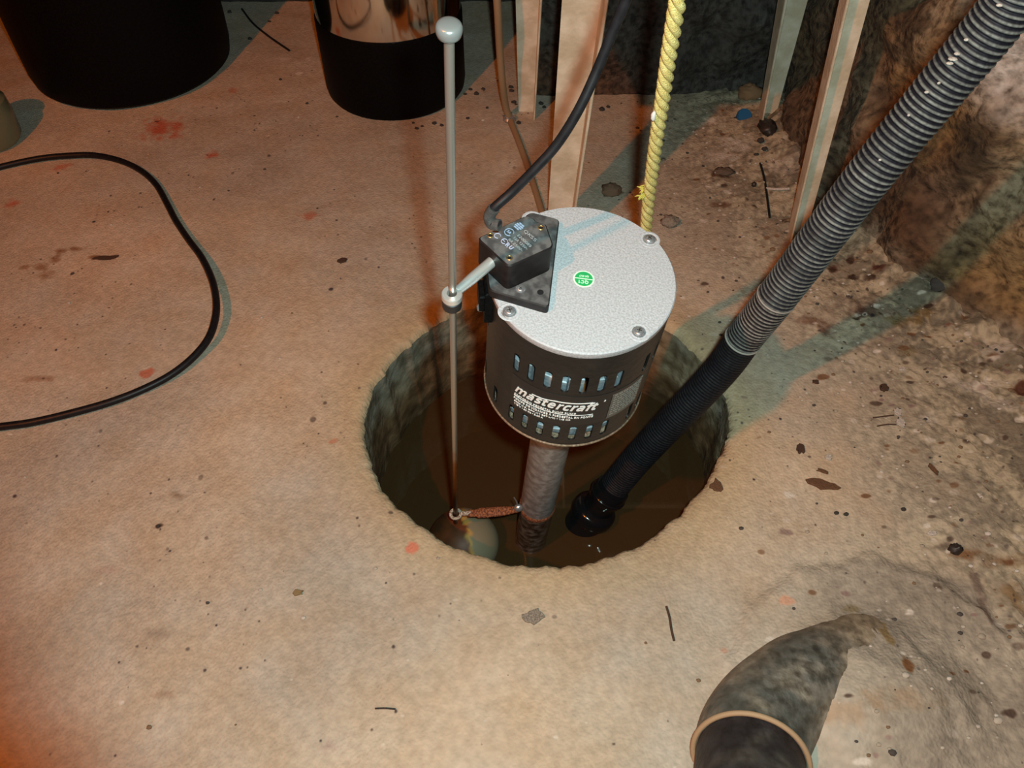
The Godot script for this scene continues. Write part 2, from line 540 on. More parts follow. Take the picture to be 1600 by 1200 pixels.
func room() -> void:
	# floor: a sheet of rings round the pit, its lip worn round
	var tex := floor_picture()
	var fm := mat(Color.WHITE, .82, 0.0, .35)
	fm.albedo_texture = tex
	fm.texture_repeat = false
	fm.normal_enabled = true
	fm.normal_texture = ntex_normal(0.22, 5.0, 4, 201, 2048)
	fm.normal_scale = .20
	fm.detail_enabled = true
	fm.detail_blend_mode = BaseMaterial3D.BLEND_MODE_MUL
	fm.detail_uv_layer = BaseMaterial3D.DETAIL_UV_1
	var s := Soup.new()
	var rows := []
	var uvs := []
	var sides := 600
	var lip := [[.0005, -.010], [.0016, -.0072], [.0032, -.0048], [.0054, -.0030], [.0082, -.0017], [.012, -.0008], [.017, -.0002], [.022, 0.0]]
	for i in 8 + 170:
		var row := PackedVector3Array()
		var ur := PackedVector2Array()
		for j in sides:
			var a := TAU * j / sides
			var dir := Vector2(cos(a), sin(a))
			var chip := chip_at(a)
			var r0 := rim(a) + chip
			var far := 9.0
			for e in [[Vector2(1, 0), 1.0], [Vector2(-1, 0), 1.7], [Vector2(0, 1), 2.1], [Vector2(0, -1), 1.9]]:
				var c: float = dir.dot(e[0])
				if c > .001: far = minf(far, (e[1] - PIT.dot(e[0])) / c)
			var p: Vector2
			var y := 0.0
			if i < 8:
				p = PIT + dir * (r0 + lip[i][0]); y = lip[i][1]
			else:
				var t := float(i - 7) / 170.0
				p = PIT + dir * lerpf(r0 + .022, far, pow(t, 1.7))
			y += floor_y(p) * smoothstep(.0, .06, p.distance_to(PIT) - r0)
			row.append(Vector3(p.x, y, p.y))
			ur.append(Vector2((p.x + 1.2) / 2.1, (p.y + 1.9) / 2.1))
		rows.append(row); uvs.append(ur)
	s.grid(rows, true, 0, null, uvs)
	var fl := MeshInstance3D.new()
	fl.name = "floor"
	fm.detail_enabled = false
	fl.mesh = s.commit(ArrayMesh.new(), fm, Vector3.UP)
	add_child(fl)
	tag(fl, "worn tan concrete cellar floor round the open pit", "floor", "", "structure")
	# rubble wall on the right
	s = Soup.new()
	var path := PackedVector3Array()
	for p in wall_line: path.append(Vector3(p.x, 0, p.y))
	path = even(spline(Array(path), 10), .011)
	var lump := noise(7.0, FastNoiseLite.TYPE_SIMPLEX_SMOOTH, 4, 31)
	var cell := noise(6.5, FastNoiseLite.TYPE_CELLULAR, 2, 32)
	cell.cellular_return_type = FastNoiseLite.RETURN_DISTANCE2_SUB
	var rr := []
	var cc := []
	var hs := 100
	for k in hs + 1:
		var h := -0.03 + 1.0 * k / hs
		var row := PackedVector3Array()
		var cr := PackedColorArray()
		for i in path.size():
			if path[i].z > .35 : break
			var d := (path[mini(i + 1, path.size() - 1)] - path[maxi(i - 1, 0)]).normalized()
			var n := Vector3(d.z, 0, -d.x)                # into the room
			if n.x > 0: n = -n
			var p := path[i] + Vector3(0, h, 0)
			var e := lump.get_noise_3dv(p) * .028 + (clampf(cell.get_noise_3dv(p) + 1.0, 0, .7) - .35) * .03
			row.append(p + n * (e * smoothstep(-.02, .05, h) - .06 * h))
			cr.append(rock_color(p))
		rr.append(row); cc.append(cr)
	s.grid(rr, false, 0, cc)
	struct("wall_right", s, M.rock, "crumbling brown and grey rubble foundation wall behind the hose", "wall", Vector3(-1, 0, 0))
	# back wall, standing forward behind the table
	s = Soup.new()
	rr = []; cc = []
	for k in 81:
		var h := -0.03 + 1.0 * k / 80
		var row := PackedVector3Array()
		var cr := PackedColorArray()
		for i in 61:
			var x := lerpf(.035, .60, i / 60.0)
			var p := Vector3(x, h, -1.40)
			var e := lump.get_noise_3dv(p * 1.2) * .03 + (clampf(cell.get_noise_3dv(p) + 1.0, 0, .7) - .35) * .025
			row.append(p + Vector3(0, 0, e * smoothstep(-.02, .05, h) - .05 * h))
			var n := lump.get_noise_3dv(p * 3.0)
			var k2 := Color(.050, .040, .036).lerp(Color(.085, .075, .07), clampf(n * 1.5 + .4, 0, 1))
			if h < .12: k2 = k2.lerp(Color(.10, .055, .032), smoothstep(.12, .02, h) * smoothstep(.3, .15, x))
			cr.append(k2)
		rr.append(row); cc.append(cr)
	s.grid(rr, false, 0, cc)
	struct("wall_back", s, M.rock, "dark dirty rubble wall behind the white table legs", "wall", Vector3(0, 0, 1))
	s = Soup.new()
	s.box(Vector3(.10, 1.1, .50), .004, Vector3(.087, .5, -1.68))
	struct("trim_1", s, M.shell, "dark side of the wall pier left of the table", "wall")
	# plain shell of the cellar, all round
	s = Soup.new()
	s.box(Vector3(2.9, 2.7, .1), 0, Vector3(-.35, 1.24, -1.835))
	struct("wall_far", s, M.shell, "dark cellar wall behind the bins", "wall")
	s = Soup.new(); s.box(Vector3(.1, 2.7, 4.1), 0, Vector3(-1.65, 1.24, .15))
	struct("wall_left", s, M.shell, "dark cellar wall on the left", "wall")
	s = Soup.new(); s.box(Vector3(2.9, 2.7, .1), 0, Vector3(-.35, 1.24, 2.1))
	struct("wall_front", s, M.shell, "dark cellar wall at the photographer's back", "wall")
	s = Soup.new(); s.box(Vector3(.1, 2.7, 4.1), 0, Vector3(.95, 1.24, .15))
	struct("wall_outer", s, M.shell, "dark masonry behind the rubble wall", "wall")
	s = Soup.new(); s.box(Vector3(2.9, .1, 4.1), 0, Vector3(-.35, 2.555, .15))
	struct("ceiling", s, M.shell, "dark cellar ceiling", "ceiling")

var rock_noise := noise(4.0, FastNoiseLite.TYPE_SIMPLEX_SMOOTH, 4, 41)
var rock_fine := noise(16.0, FastNoiseLite.TYPE_SIMPLEX_SMOOTH, 4, 42)
func rock_color(p: Vector3) -> Color:
	var n := rock_noise.get_noise_3dv(p)
	var f := rock_fine.get_noise_3dv(p)
	var c := Color(.30, .175, .07).lerp(Color(.36, .285, .19), clampf(n * 2.4 + .25, 0, 1))
	c = c.lerp(Color(.075, .045, .022), clampf(f * 3.0 - .15, 0, .9))
	# white bloom high up, damp dark foot, black hollows
	c = c.lerp(Color(.62, .58, .55), smoothstep(.13, .03, p.distance_to(Vector3(.57, .36, -.87)) + f * .05))
	c = c.lerp(Color(.085, .042, .025), .8 * smoothstep(.16, .05, Vector3(p.x - .53, (p.y - .06) * .9, p.z + .95).length() + f * .05))
	c = c.lerp(Color(.05, .035, .02), .85 * smoothstep(.05, .02, Vector3(p.x - .556, (p.y - .21) * .7, p.z + .885).length() + f * .03))
	c = c.lerp(Color(.30, .19, .07), .6 * smoothstep(.10, .03, p.distance_to(Vector3(.61, .10, -.79)) + f * .03))
	c = c.lerp(Color(.30, .25, .19).lerp(Color(.16, .11, .07), clampf(f * 2.0 + .4, 0, 1)), smoothstep(.06, .015, p.y + f * .02))
	if p.z < -1.0: c = c.lerp(Color(.12, .08, .055), smoothstep(-1.0, -1.12, p.z) * .75)
	return c

func floor_picture() -> ImageTexture:
	var n := 1024
	var big := noise(0.004, FastNoiseLite.TYPE_SIMPLEX_SMOOTH, 4, 301).get_image(n, n)
	var mid := noise(0.022, FastNoiseLite.TYPE_SIMPLEX_SMOOTH, 4, 302).get_image(n, n)
	var fine := noise(0.16, FastNoiseLite.TYPE_SIMPLEX_SMOOTH, 3, 303).get_image(n, n)
	big.convert(Image.FORMAT_L8); mid.convert(Image.FORMAT_L8); fine.convert(Image.FORMAT_L8)
	var b := big.get_data()
	var m := mid.get_data()
	var f := fine.get_data()
	var out := PackedByteArray()
	out.resize(n * n * 3)
	for y in n:
		var z := -1.9 + 2.1 * (y + .5) / n
		for x in n:
			var px := -1.2 + 2.1 * (x + .5) / n
			var i := y * n + x
			var bn := b[i] / 255.0 - .5
			var mn := m[i] / 255.0 - .5
			var fn := f[i] / 255.0 - .5
			var l := 1.0 + bn * .14 + mn * .10 + fn * .15
			var r := .700 * l
			var g := .645 * l
			var bl := .575 * l
			var warm := (bn - mn) * .04
			r += warm; bl -= warm
			# dirtier and greyer towards the rubble wall, with pale bloom in it
			if px > .15 and z > -1.45 and z < .1:
				var base_x := .47 if z < -1.05 else (lerpf(.49, .66, (z + 1.05) / .36) if z < -.69 else .65)
				var gap := base_x - px
				var k := clampf((.30 - gap) / .26 + mn * .9, 0.0, 1.0)
				if k > 0.0:
					var v := clampf(mn * 2.6 + fn * 1.6 + .5, 0.0, 1.0)
					var q := lerpf(.36, .66, v)
					r = lerpf(r, q * 1.03, k * .85); g = lerpf(g, q * .95, k * .85); bl = lerpf(bl, q * .80, k * .85)
			# brown tinge along the lip of the pit
			var dx := px - PIT.x
			var dz := z - PIT.y
			var d := sqrt(dx * dx + dz * dz)
			if d < .31:
				var k := clampf((.29 - d) / .06 + mn, 0.0, 1.0) * .10
				g -= k * .35; bl -= k * .8; r -= k * .1
			# mortar round the drain
			var ax := px - .37
			var az := (z + .30) * 1.1
			var ad := sqrt(ax * ax + az * az) + mn * .03
			if ad < .17:
				var k := clampf((.17 - ad) / .02, 0.0, 1.0) * .8 * smoothstep(.29, .35, px)
				var q := .56 + mn * .18 + fn * .14
				r = lerpf(r, q * 1.02, k); g = lerpf(g, q * .95, k); bl = lerpf(bl, q * .86, k)
			out[i * 3] = int(clampf(r, .02, 1) * 255.0)
			out[i * 3 + 1] = int(clampf(g, .02, 1) * 255.0)
			out[i * 3 + 2] = int(clampf(bl, .02, 1) * 255.0)
	var img := Image.create_from_data(n, n, false, Image.FORMAT_RGB8, out)
	img.resize(2048, 2048, Image.INTERPOLATE_CUBIC)
	# stains with a shape of their own: pixel of the photo where they lie, size there, colour, strength
	var red := Color(.70, .30, .20)
	var rust := Color(.42, .24, .13)
	var dark := Color(.20, .13, .10)
	var pale := Color(.84, .80, .76)
	for t in [[250, 200, 30, 22, red, .75], [276, 205, 12, 14, red, .6], [330, 243, 11, 7, red, .7], [20, 318, 14, 7, red, .7], [95, 262, 18, 8, red, .5], [480, 338, 18, 8, red, .5], [230, 583, 12, 8, red, .6], [642, 856, 11, 9, Color(.80, .45, .36), .8], [1227, 945, 14, 8, Color(.85, .56, .44), .5], [1130, 1017, 10, 7, Color(.82, .54, .44), .4], [365, 140, 9, 5, red, .5], [520, 690, 9, 5, red, .35],
		[62, 418, 14, 7, rust, .5], [85, 405, 12, 8, rust, .6], [95, 392, 14, 6, rust, .6], [120, 390, 16, 5, rust, .6], [72, 430, 16, 8, rust, .45], [40, 417, 10, 5, rust, .4], [150, 402, 16, 4, rust, .7],
		[275, 775, 20, 8, Color(.40, .30, .22), .6], [248, 823, 6, 5, dark, .8], [60, 592, 40, 6, rust, .35], [245, 990, 22, 10, Color(.44, .38, .34), .35], [255, 1085, 24, 9, Color(.48, .36, .30), .35], [515, 1165, 20, 12, Color(.52, .40, .40), .35], [165, 888, 22, 10, Color(.66, .54, .50), .4],
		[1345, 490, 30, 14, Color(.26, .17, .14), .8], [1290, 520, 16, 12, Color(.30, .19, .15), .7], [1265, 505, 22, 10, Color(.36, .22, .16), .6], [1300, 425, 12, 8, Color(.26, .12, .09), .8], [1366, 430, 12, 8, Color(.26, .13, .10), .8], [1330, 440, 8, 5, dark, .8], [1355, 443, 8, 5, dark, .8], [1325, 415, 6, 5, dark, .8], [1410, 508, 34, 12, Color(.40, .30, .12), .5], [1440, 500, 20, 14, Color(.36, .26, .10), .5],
		[1150, 230, 40, 16, pale, .7], [1110, 195, 24, 12, pale, .5], [1130, 250, 34, 14, pale, .6], [1230, 270, 40, 24, pale, .4], [1128, 276, 24, 8, Color(.22, .15, .11), .85], [1130, 325, 26, 5, Color(.34, .20, .13), .6],
		[1555, 560, 40, 18, pale, .6], [1530, 610, 40, 16, pale, .55], [1480, 600, 26, 12, pale, .4], [1560, 640, 34, 14, pale, .5], [1450, 660, 26, 10, pale, .45], [1590, 620, 12, 16, Color(.26, .12, .07), .8], [1420, 555, 20, 9, Color(.40, .33, .2), .4],
		[1500, 870, 40, 8, Color(.42, .26, .14), .7], [1560, 880, 50, 12, Color(.36, .23, .13), .7], [1580, 940, 24, 24, Color(.44, .32, .18), .6], [1470, 858, 26, 7, Color(.30, .24, .2), .6], [1520, 910, 10, 26, Color(.36, .29, .26), .5], [1536, 960, 8, 26, Color(.38, .30, .27), .5],
		[1300, 1130, 60, 26, Color(.60, .45, .32), .4], [1390, 1110, 70, 24, Color(.60, .46, .33), .35], [1400, 1060, 8, 18, Color(.42, .25, .13), .8], [1372, 1000, 10, 22, Color(.48, .38, .22), .7], [1330, 955, 20, 8, Color(.44, .38, .26), .7],
		[890, 200, 14, 5, pale, .5], [482, 92, 10, 4, pale, .8], [467, 113, 8, 3, pale, .8], [440, 158, 12, 3, pale, .4], [445, 92, 14, 3, pale, .4], [958, 300, 16, 9, Color(.34, .22, .15), .8], [1050, 350, 22, 8, pale, .5], [1200, 480, 26, 9, pale, .3], [300, 890, 30, 12, Color(.76, .70, .62), .4]]:
		var p := spot(t[0], t[1])
		var qx := spot(t[0] + t[2], t[1])
		var qz := spot(t[0], t[1] + t[3])
		blot(img, Vector2(p.x, p.z), maxf(.003, absf(qx.x - p.x)), maxf(.003, absf(qz.z - p.z)), t[4], t[5])
	# peppering of small dark pits
	var r2 := RandomNumberGenerator.new()
	r2.seed = 11
	var dens := noise(3.0, FastNoiseLite.TYPE_SIMPLEX_SMOOTH, 3, 305)
	for k in 2600:
		var p := Vector2(r2.randf_range(-.75, .65), r2.randf_range(-1.5, -.15))
		var roll := r2.randf()
		var w := r2.randf_range(.0006, .0018) * (1.0 if roll < .9 else 1.9)
		if dens.get_noise_2d(p.x, p.y) + .15 < r2.randf_range(-.1, .6): continue
		blot(img, p, w, w * r2.randf_range(.7, 1.4), Color(.30, .25, .22).lerp(Color(.14, .12, .16), r2.randf()), r2.randf_range(.3, .85))
	for k in 900:
		var p := Vector2(r2.randf_range(.2, .66), r2.randf_range(-1.36, -.2))
		if r2.randf() > smoothstep(.45, .02, wall_gap(p)): continue
		var w := r2.randf_range(.001, .0045)
		var cl: Color = [pale, dark, Color(.40, .26, .16), Color(.5, .4, .38), pale][r2.randi() % 5]
		blot(img, p, w * r2.randf_range(.8, 2.0), w, cl, r2.randf_range(.3, .8))
	for k in 260:
		var p := Vector2(r2.randf_range(-1.0, .4), r2.randf_range(-1.6, -.2))
		var w := r2.randf_range(.0006, .0018)
		blot(img, p, w * r2.randf_range(1, 2.4), w, pale, r2.randf_range(.3, .7))
	return ImageTexture.create_from_image(img)

var edge_noise := noise(40.0, FastNoiseLite.TYPE_SIMPLEX_SMOOTH, 3, 306)
func blot(img: Image, p: Vector2, rx: float, rz: float, c: Color, k: float) -> void:
	var w := 2.1 / 2048.0
	var x0 := int((p.x - rx * 1.5 + 1.2) / w)
	var x1 := int((p.x + rx * 1.5 + 1.2) / w) + 1
	var y0 := int((p.y - rz * 1.5 + 1.9) / w)
	var y1 := int((p.y + rz * 1.5 + 1.9) / w) + 1
	for y in range(maxi(y0, 0), mini(y1 + 1, 2048)):
		for x in range(maxi(x0, 0), mini(x1 + 1, 2048)):
			var q := Vector2(-1.2 + (x + .5) * w, -1.9 + (y + .5) * w)
			var d := Vector2((q.x - p.x) / rx, (q.y - p.y) / rz).length() + edge_noise.get_noise_2d(q.x, q.y) * .7
			var t := k * smoothstep(1.15, (.55 if rx < .010 else .0), d)
			if t > .01: img.set_pixel(x, y, img.get_pixel(x, y).lerp(c, t))

# ---------------------------------------------------------------- the pit
func pit() -> void:
	var s := Soup.new()
	var rows := []
	var cols := []
	var n := noise(5.0, FastNoiseLite.TYPE_SIMPLEX_SMOOTH, 4, 51)
	for i in 41:
		var h := -.0095 - .39 * pow(i / 40.0, 1.3)
		var row := PackedVector3Array()
		var cr := PackedColorArray()
		for j in 300:
			var a := TAU * j / 300
			var p := Vector3(cos(a), 0, sin(a))
			var r := rim(a) + chip_at(a) + .0006 + (.006 * n.get_noise_3dv(Vector3(p.x * .5, h, p.z * .5)) + .0) * smoothstep(.0095, .04, -h) + .03 * h
			row.append(Vector3(PIT.x, h, PIT.y) + p * r)
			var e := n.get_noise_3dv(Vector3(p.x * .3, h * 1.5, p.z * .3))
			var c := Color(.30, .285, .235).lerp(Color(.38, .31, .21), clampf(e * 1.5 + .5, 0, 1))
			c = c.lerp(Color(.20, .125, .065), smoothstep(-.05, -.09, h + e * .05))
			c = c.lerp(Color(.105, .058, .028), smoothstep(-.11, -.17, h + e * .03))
			cr.append(c)
		rows.append(row); cols.append(cr)
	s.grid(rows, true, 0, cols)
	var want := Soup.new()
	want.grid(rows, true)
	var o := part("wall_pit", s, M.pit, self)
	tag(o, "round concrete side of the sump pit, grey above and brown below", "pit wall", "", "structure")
	s = Soup.new()
	s.xf = Transform3D(Basis(), Vector3(PIT.x, -.42, PIT.y))
	s.lathe([[0.0, 0.0], [.24, 0.0], [.24, .045], [0.0, .045]], 64)
	struct("floor_pit", s, M.iron, "dark muddy bottom of the sump pit", "pit floor")
	s = Soup.new()
	var ring := PackedVector3Array()
	for j in 128:
		var a := TAU * j / 128
		ring.append(Vector3(PIT.x, WATER, PIT.y) + Vector3(cos(a), 0, sin(a)) * (rim(a) + .001))
	s.fan(ring)
	var w := part("pit_water", s, M.water, self, Vector3.UP)
	tag(w, "still dark brown water standing in the sump pit", "water", "", "stuff")

# ---------------------------------------------------------------- table, bins
func leg(t: Node3D, foot: Vector3, head: Vector3, w0: float, w1: float, yaw: float, mirrored: bool) -> void:
	# tapered angle section: two flanges that meet at the back corner
	var s := Soup.new()
	var sec := [[-.5, -.5], [.5, -.5], [.5, -.40], [-.40, -.40], [-.40, .46], [-.42, .5], [-.48, .5], [-.5, .46]]
	var rows := []
	for e in [[foot, w0], [head, w1]]:
		var row := PackedVector3Array()
		for q in sec:
			var v2: Vector2 = Vector2(q[0] * (-1.0 if mirrored else 1.0), q[1]).rotated(yaw) * e[1]
			row.append(e[0] + Vector3(v2.x, 0, v2.y))
		rows.append(row)
	s.grid(rows, true, -1)
	for r in rows:
		s.quad(r[0], r[1], r[2], r[3], -1); s.tri(r[0], r[3], r[7], -1); s.tri(r[3], r[4], r[7], -1); s.quad(r[4], r[5], r[6], r[7], -1)
	part("leg", s, M.paint, t)

func table() -> void:
	var t := thing("table", "low table with cream painted tapered angle legs standing behind the pump", "table")
	leg(t, Vector3(.0704, 0, -.985), Vector3(.0880, .405, -.985), .037, .055, .06, true)
	leg(t, Vector3(.4322, 0, -.985), Vector3(.4075, .405, -.985), .027, .036, .10, false)
	leg(t, Vector3(.0264, 0, -1.333), Vector3(.0268, .405, -1.325), .030, .056, .04, true)
	leg(t, Vector3(.4500, .0, -1.300), Vector3(.4400, .405, -1.300), .028, .062, .05, false)
	var s := Soup.new()
	s.box(Vector3(.50, .022, .40), .004, Vector3(.245, .416, -1.168))
	part("tabletop", s, M.wood, t)

func bins() -> void:
	var t := thing("waste_bin", "shiny steel bin with a deep black base band, behind the float rod", "bin", Vector3(-.2155, 0, -1.436))
	var s := Soup.new()
	s.lathe([[.106, .0], [.1225, .001], [.1265, .007], [.1285, .02], [.1285, .140], [.1275, .145]], 72)
	part("base_band", s, M.plastic, t, Vector3.ZERO, "black plastic base band")
	s = Soup.new()
	s.lathe([[.126, .144], [.126, .55], [.122, .556]], 72)
	part("body", s, M.mirror_metal, t, Vector3.ZERO, "mirror bright steel side")
	s = Soup.new()
	s.lathe([[.128, .556], [.128, .58], [.11, .60], [0.0, .61]], 48)
	part("cover", s, M.plastic, t)
	t = thing("storage_drum", "large black plastic drum standing at the left of the steel bin", "drum", Vector3(-.732, 0, -1.523))
	s = Soup.new()
	s.lathe([[.150, .0], [.174, .002], [.182, .009], [.186, .03], [.187, .07], [.189, .60], [.192, .605], [.192, .62], [.184, .622]], 72)
	part("body", s, M.plastic, t)
	s = Soup.new()
	s.lathe([[.195, .618], [.195, .645], [.16, .66], [0.0, .665]], 48)
	part("drum_lid", s, M.plastic, t)
	# pale jar at the left edge
	t = thing("glass_jar", "small olive glass jar at the left edge in front of the black drum", "jar", spot(-8, 222))
	s = Soup.new()
	s.lathe([[.03, .0], [.042, .003], [.048, .012], [.050, .05], [.048, .075], [.035, .09]], 40)
	part("jar_body", s, M.olive, t)
	s = Soup.new()
	s.lathe([[.037, .088], [.038, .091], [.038, .106], [.034, .109], [0.0, .109]], 40)
	part("jar_lid", s, M.dusty_plastic, t)

# ---------------------------------------------------------------- the pump
var pump_base := Vector3(0.0126, -0.36, -0.5892)
var pump_x := Vector3(0.9985, -0.0537, -0.0086)
var pump_y := Vector3(0.0544, 0.9858, 0.1587)
const LID := 0.755
func pump_frame() -> Transform3D:
	var y := pump_y.normalized()
	var x := (pump_x - y * pump_x.dot(y)).normalized()
	return Transform3D(Basis(x, y, x.cross(y)), pump_base)

func screw(s: Soup, at: Vector3, r := .0036, h := .0026) -> void:
	s.xf = Transform3D(Basis(), at)
	s.lathe([[r * 1.42, 0.0], [r * 1.40, .0005], [r * 1.12, .0006], [r * 1.10, h * .45], [r * 1.02, h * .70], [r * .86, h * .87], [r * .62, h * .96], [r * .3, h * .995], [0.0, h]], 24)
	s.xf = Transform3D()

# the cross slot of a screw, a dark second surface of its mesh
func cross(o: MeshInstance3D, at: Vector3, r: float, h: float) -> void:
	var s := Soup.new()
	s.xf = Transform3D(Basis(Vector3.UP, .5 + at.x * 60.0), at + Vector3(0, h * .99, 0))
	s.box(Vector3(r * 1.1, h * .06, r * .20))
	s.box(Vector3(r * .20, h * .06, r * 1.1))
	o.mesh = s.commit(o.mesh, M.iron)

func pump() -> void:
	var t := thing("sump_pump", "pedestal sump pump with a round grey lid and black slotted motor standing in the pit", "pump")
	t.transform = pump_frame()
	# cast lid
	var s := Soup.new()
	s.xf = Transform3D(Basis(), Vector3(0, LID, 0))
	s.lathe([[.060, -.0075], [.0700, -.0075], [.0708, -.0062], [.0708, -.0012], [.0699, 0.0], [.0, 0.0]], 128)
	var lid := part("lid", s, M.lid, t, Vector3.ZERO, "mottled grey cast metal lid")
	for q in [Vector2(.0535, -.0385), Vector2(-.0556, .036), Vector2(.038, .0506), Vector2(-.0376, -.0555)]:
		s = Soup.new()
		screw(s, Vector3(q.x, LID + .0001, q.y))
		cross(part("lid_screw", s, M.zinc, lid), Vector3(q.x, LID + .0001, q.y), .0036, .0026)
		s = Soup.new()
		s.xf = Transform3D(Basis(), Vector3(q.x, LID, q.y))
		s.lathe([[.0060, -.0001], [.0070, .0002], [.0078, .0002], [.0086, -.0001]], 28, 100, false)
		part("screw_boss", s, M.lid, lid)
	# round inspection sticker
	var st := MeshInstance3D.new()
	st.name = "inspection_sticker"
	var am := ArrayMesh.new()
	s = Soup.new()
	s.xf = Transform3D(Basis(), Vector3(.0002, LID, .0032))
	s.lathe([[.0080, 0.0], [.0080, .0002], [.0, .0002]], 40)
	am = s.commit(am, mat(lin(.62, .80, .62), .45))
	s = Soup.new()
	s.xf = Transform3D(Basis(), Vector3(.0002, LID, .0032))
	s.lathe([[.0069, .0002], [.0069, .0003], [.0, .0003]], 40)
	am = s.commit(am, M.green)
	s = Soup.new()
	s.xf = Transform3D(Basis(Vector3.UP, -.12), Vector3(.0002, LID + .0004, .0032))
	s.box(Vector3(.0138, .0002, .0007))
	var flat := Transform3D(Basis(Vector3(-1, 0, 0).rotated(Vector3.UP, -.12), Vector3(0, 0, 1).rotated(Vector3.UP, -.12), Vector3(0, 1, 0)), Vector3(.0002, LID + .0003, .0032))
	s.xf = Transform3D()
	letters(s, "QC1", flat * Transform3D(Basis(), Vector3(-.0037, .0012, 0)), .0074, .0034)
	letters(s, "QK-3V7", flat * Transform3D(Basis(), Vector3(-.0036, -.0036, 0)), .0072, .0019)
	am = s.commit(am, mat(lin(.60, .80, .62), .45), Vector3.UP)
	st.mesh = am
	st.set_meta("label", "round green inspection sticker")
	lid.add_child(st)
	# slotted housing: a shell cut by two rows of upright slots
	var hz := CSGCylinder3D.new()
	hz.name = "motor_housing"
	hz.radius = .0703; hz.height = .133; hz.sides = 144; hz.material = M.enamel
	hz.position = Vector3(0, LID - .0075 - .0665, 0)
	hz.set_meta("label", "black enamelled motor housing with two rows of slots")
	var core := CSGCylinder3D.new()
	core.radius = .0686; core.height = .15; core.sides = 144; core.operation = CSGShape3D.OPERATION_SUBTRACTION; core.material = M.enamel
	hz.add_child(core)
	var slot := PackedVector2Array()
	for k in 8: slot.append(Vector2(cos(PI * k / 7) * .0030, .0088 + sin(PI * k / 7) * .0030))
	for k in 8: slot.append(Vector2(-cos(PI * k / 7) * .0030, -.0088 - sin(PI * k / 7) * .0030))
	for row in 2:
		for k in 31:
			var deg: float = -43.0 + 11.4 * k
			var skip := (absf(deg - 36.8) < 3.0) or (row == 0 and k == 30) or (k in [29, 25, 21])
			if skip: continue
			var c := CSGPolygon3D.new()
			c.polygon = slot; c.mode = CSGPolygon3D.MODE_DEPTH; c.depth = .02
			c.operation = CSGShape3D.OPERATION_SUBTRACTION
			c.material = M.enamel
			c.rotation.y = deg_to_rad(deg)
			c.position = Vector3(sin(deg_to_rad(deg)), 0, cos(deg_to_rad(deg))) * .080 + Vector3(0, (.030 if row == 0 else -.0455), 0)
			hz.add_child(c)
	t.add_child(hz)
	# name label on the housing
	s = Soup.new()
	curved_panel(s, -45, 47, LID - .1045, LID - .0605, .0703, .0003)
	var lab := part("name_label", s, M.sticker, t, Vector3(0, 0, 1), "black printed name label")
	s = Soup.new()
	var R := .0707
	var band := func(a: float, y: float) -> Transform3D: return Transform3D(Basis(Vector3.UP, deg_to_rad(a)), Vector3(0, LID + y, 0))
	letters(s, "mastercraft", band.call(-41.5, -.0815), .0675, .0115, true, .28, R)
	# stroke over the name: low over the left, a step up, then level
	curved_panel(s, -29, -21, LID - .0722, LID - .0714, R, .0002)
	curved_panel(s, -21, -14, LID - .0722, LID - .0714, R, .0002, .0016)
	curved_panel(s, -14, 11, LID - .0706, LID - .0696, R, .0002)
	letters(s, "R", band.call(18.5, -.0716), .0014, .0020, true, .2, R)
	letters(s, "CAST-IRON PEDESTAL SUMP PUMP", band.call(-41.8, -.0873), .0535, .0027, true, 0, R)
	curved_panel(s, -42, 13, LID - .0886, LID - .0883, R, .0002)
	letters(s, "POMPE DE VIDANGE À PIÉDESTAL EN FONTE", band.call(-41.8, -.0932), .0680, .0035, true, 0, R)
	letters(s, "3000 U.S. GPH (11 357 L/h) • 1/3 HP", band.call(-41.3, -.0974), .0495, .0023, true, 0, R)
	letters(s, "115 V • 60 Hz • 3.00 A", band.call(-41.0, -.1012), .0270, .0022, true, 0, R)
	part("lettering", s, M.white, lab, Vector3(0, 0, 1))
	s = Soup.new()
	curved_panel(s, 24, 50, LID - .1025, LID - .0655, .0706, .0003)
	part("data_panel", s, mat(lin(.11, .095, .082), .5), lab, Vector3(.6, 0, .8), "taupe panel of fine print")
	s = Soup.new()
	for k in 9:
		var at := 25.5
		while at < 48.0:
			var w := rng.randf_range(1.2, 4.0)
			curved_panel(s, at, minf(at + w, 48.6), LID - .0685 - k * .0037, LID - .0671 - k * .0037, .0710, .0001)
			at += w + .7
	part("fine_print", s, mat(lin(.20, .18, .16), .6), lab, Vector3(.6, 0, .8))
	# what shows through the slots
	s = Soup.new()
	for k in 30:
		s.xf = Transform3D(Basis(Vector3.UP, TAU * k / 30), Vector3(0, LID - .060, 0))
		s.box(Vector3(.0090 if k % 4 else .0120, .050 - .006 * (k % 3), .006), .0008, Vector3(.002 * ((k * 5) % 3 - 1), -.0075, .0625))
	for k in 30:
		s.xf = Transform3D(Basis(Vector3.UP, TAU * (k + .4) / 30), Vector3(0, LID - .118, 0))
		s.box(Vector3(.009, .007 if k % 3 else .012, .006), .0008, Vector3(0, -.008, .0620))
		if k % 2: s.box(Vector3(.008, .004, .006), .0008, Vector3(.001, .006, .0620))
	s.xf = Transform3D()
	part("stator", s, M.stator, t, Vector3.ZERO, "bluish steel motor core behind the slots")
	s = Soup.new()
	s.xf = Transform3D(Basis(), Vector3(0, LID - .115, 0))
	s.lathe([[.040, -.014], [.055, -.012], [.058, .0], [.055, .018], [.04, .02]], 40)
	part("winding", s, M.copper, t, Vector3.ZERO, "copper winding behind the lower slots")
	# bottom plate, its edge bare
	s = Soup.new()
	s.xf = Transform3D(Basis(), Vector3(0, LID - .1425, 0))
	s.lathe([[.018, -.004], [.030, -.003], [.066, -.0005], [.0705, .0], [.0713, .001], [.0713, .0022], [.0704, .003], [.02, .003]], 128)
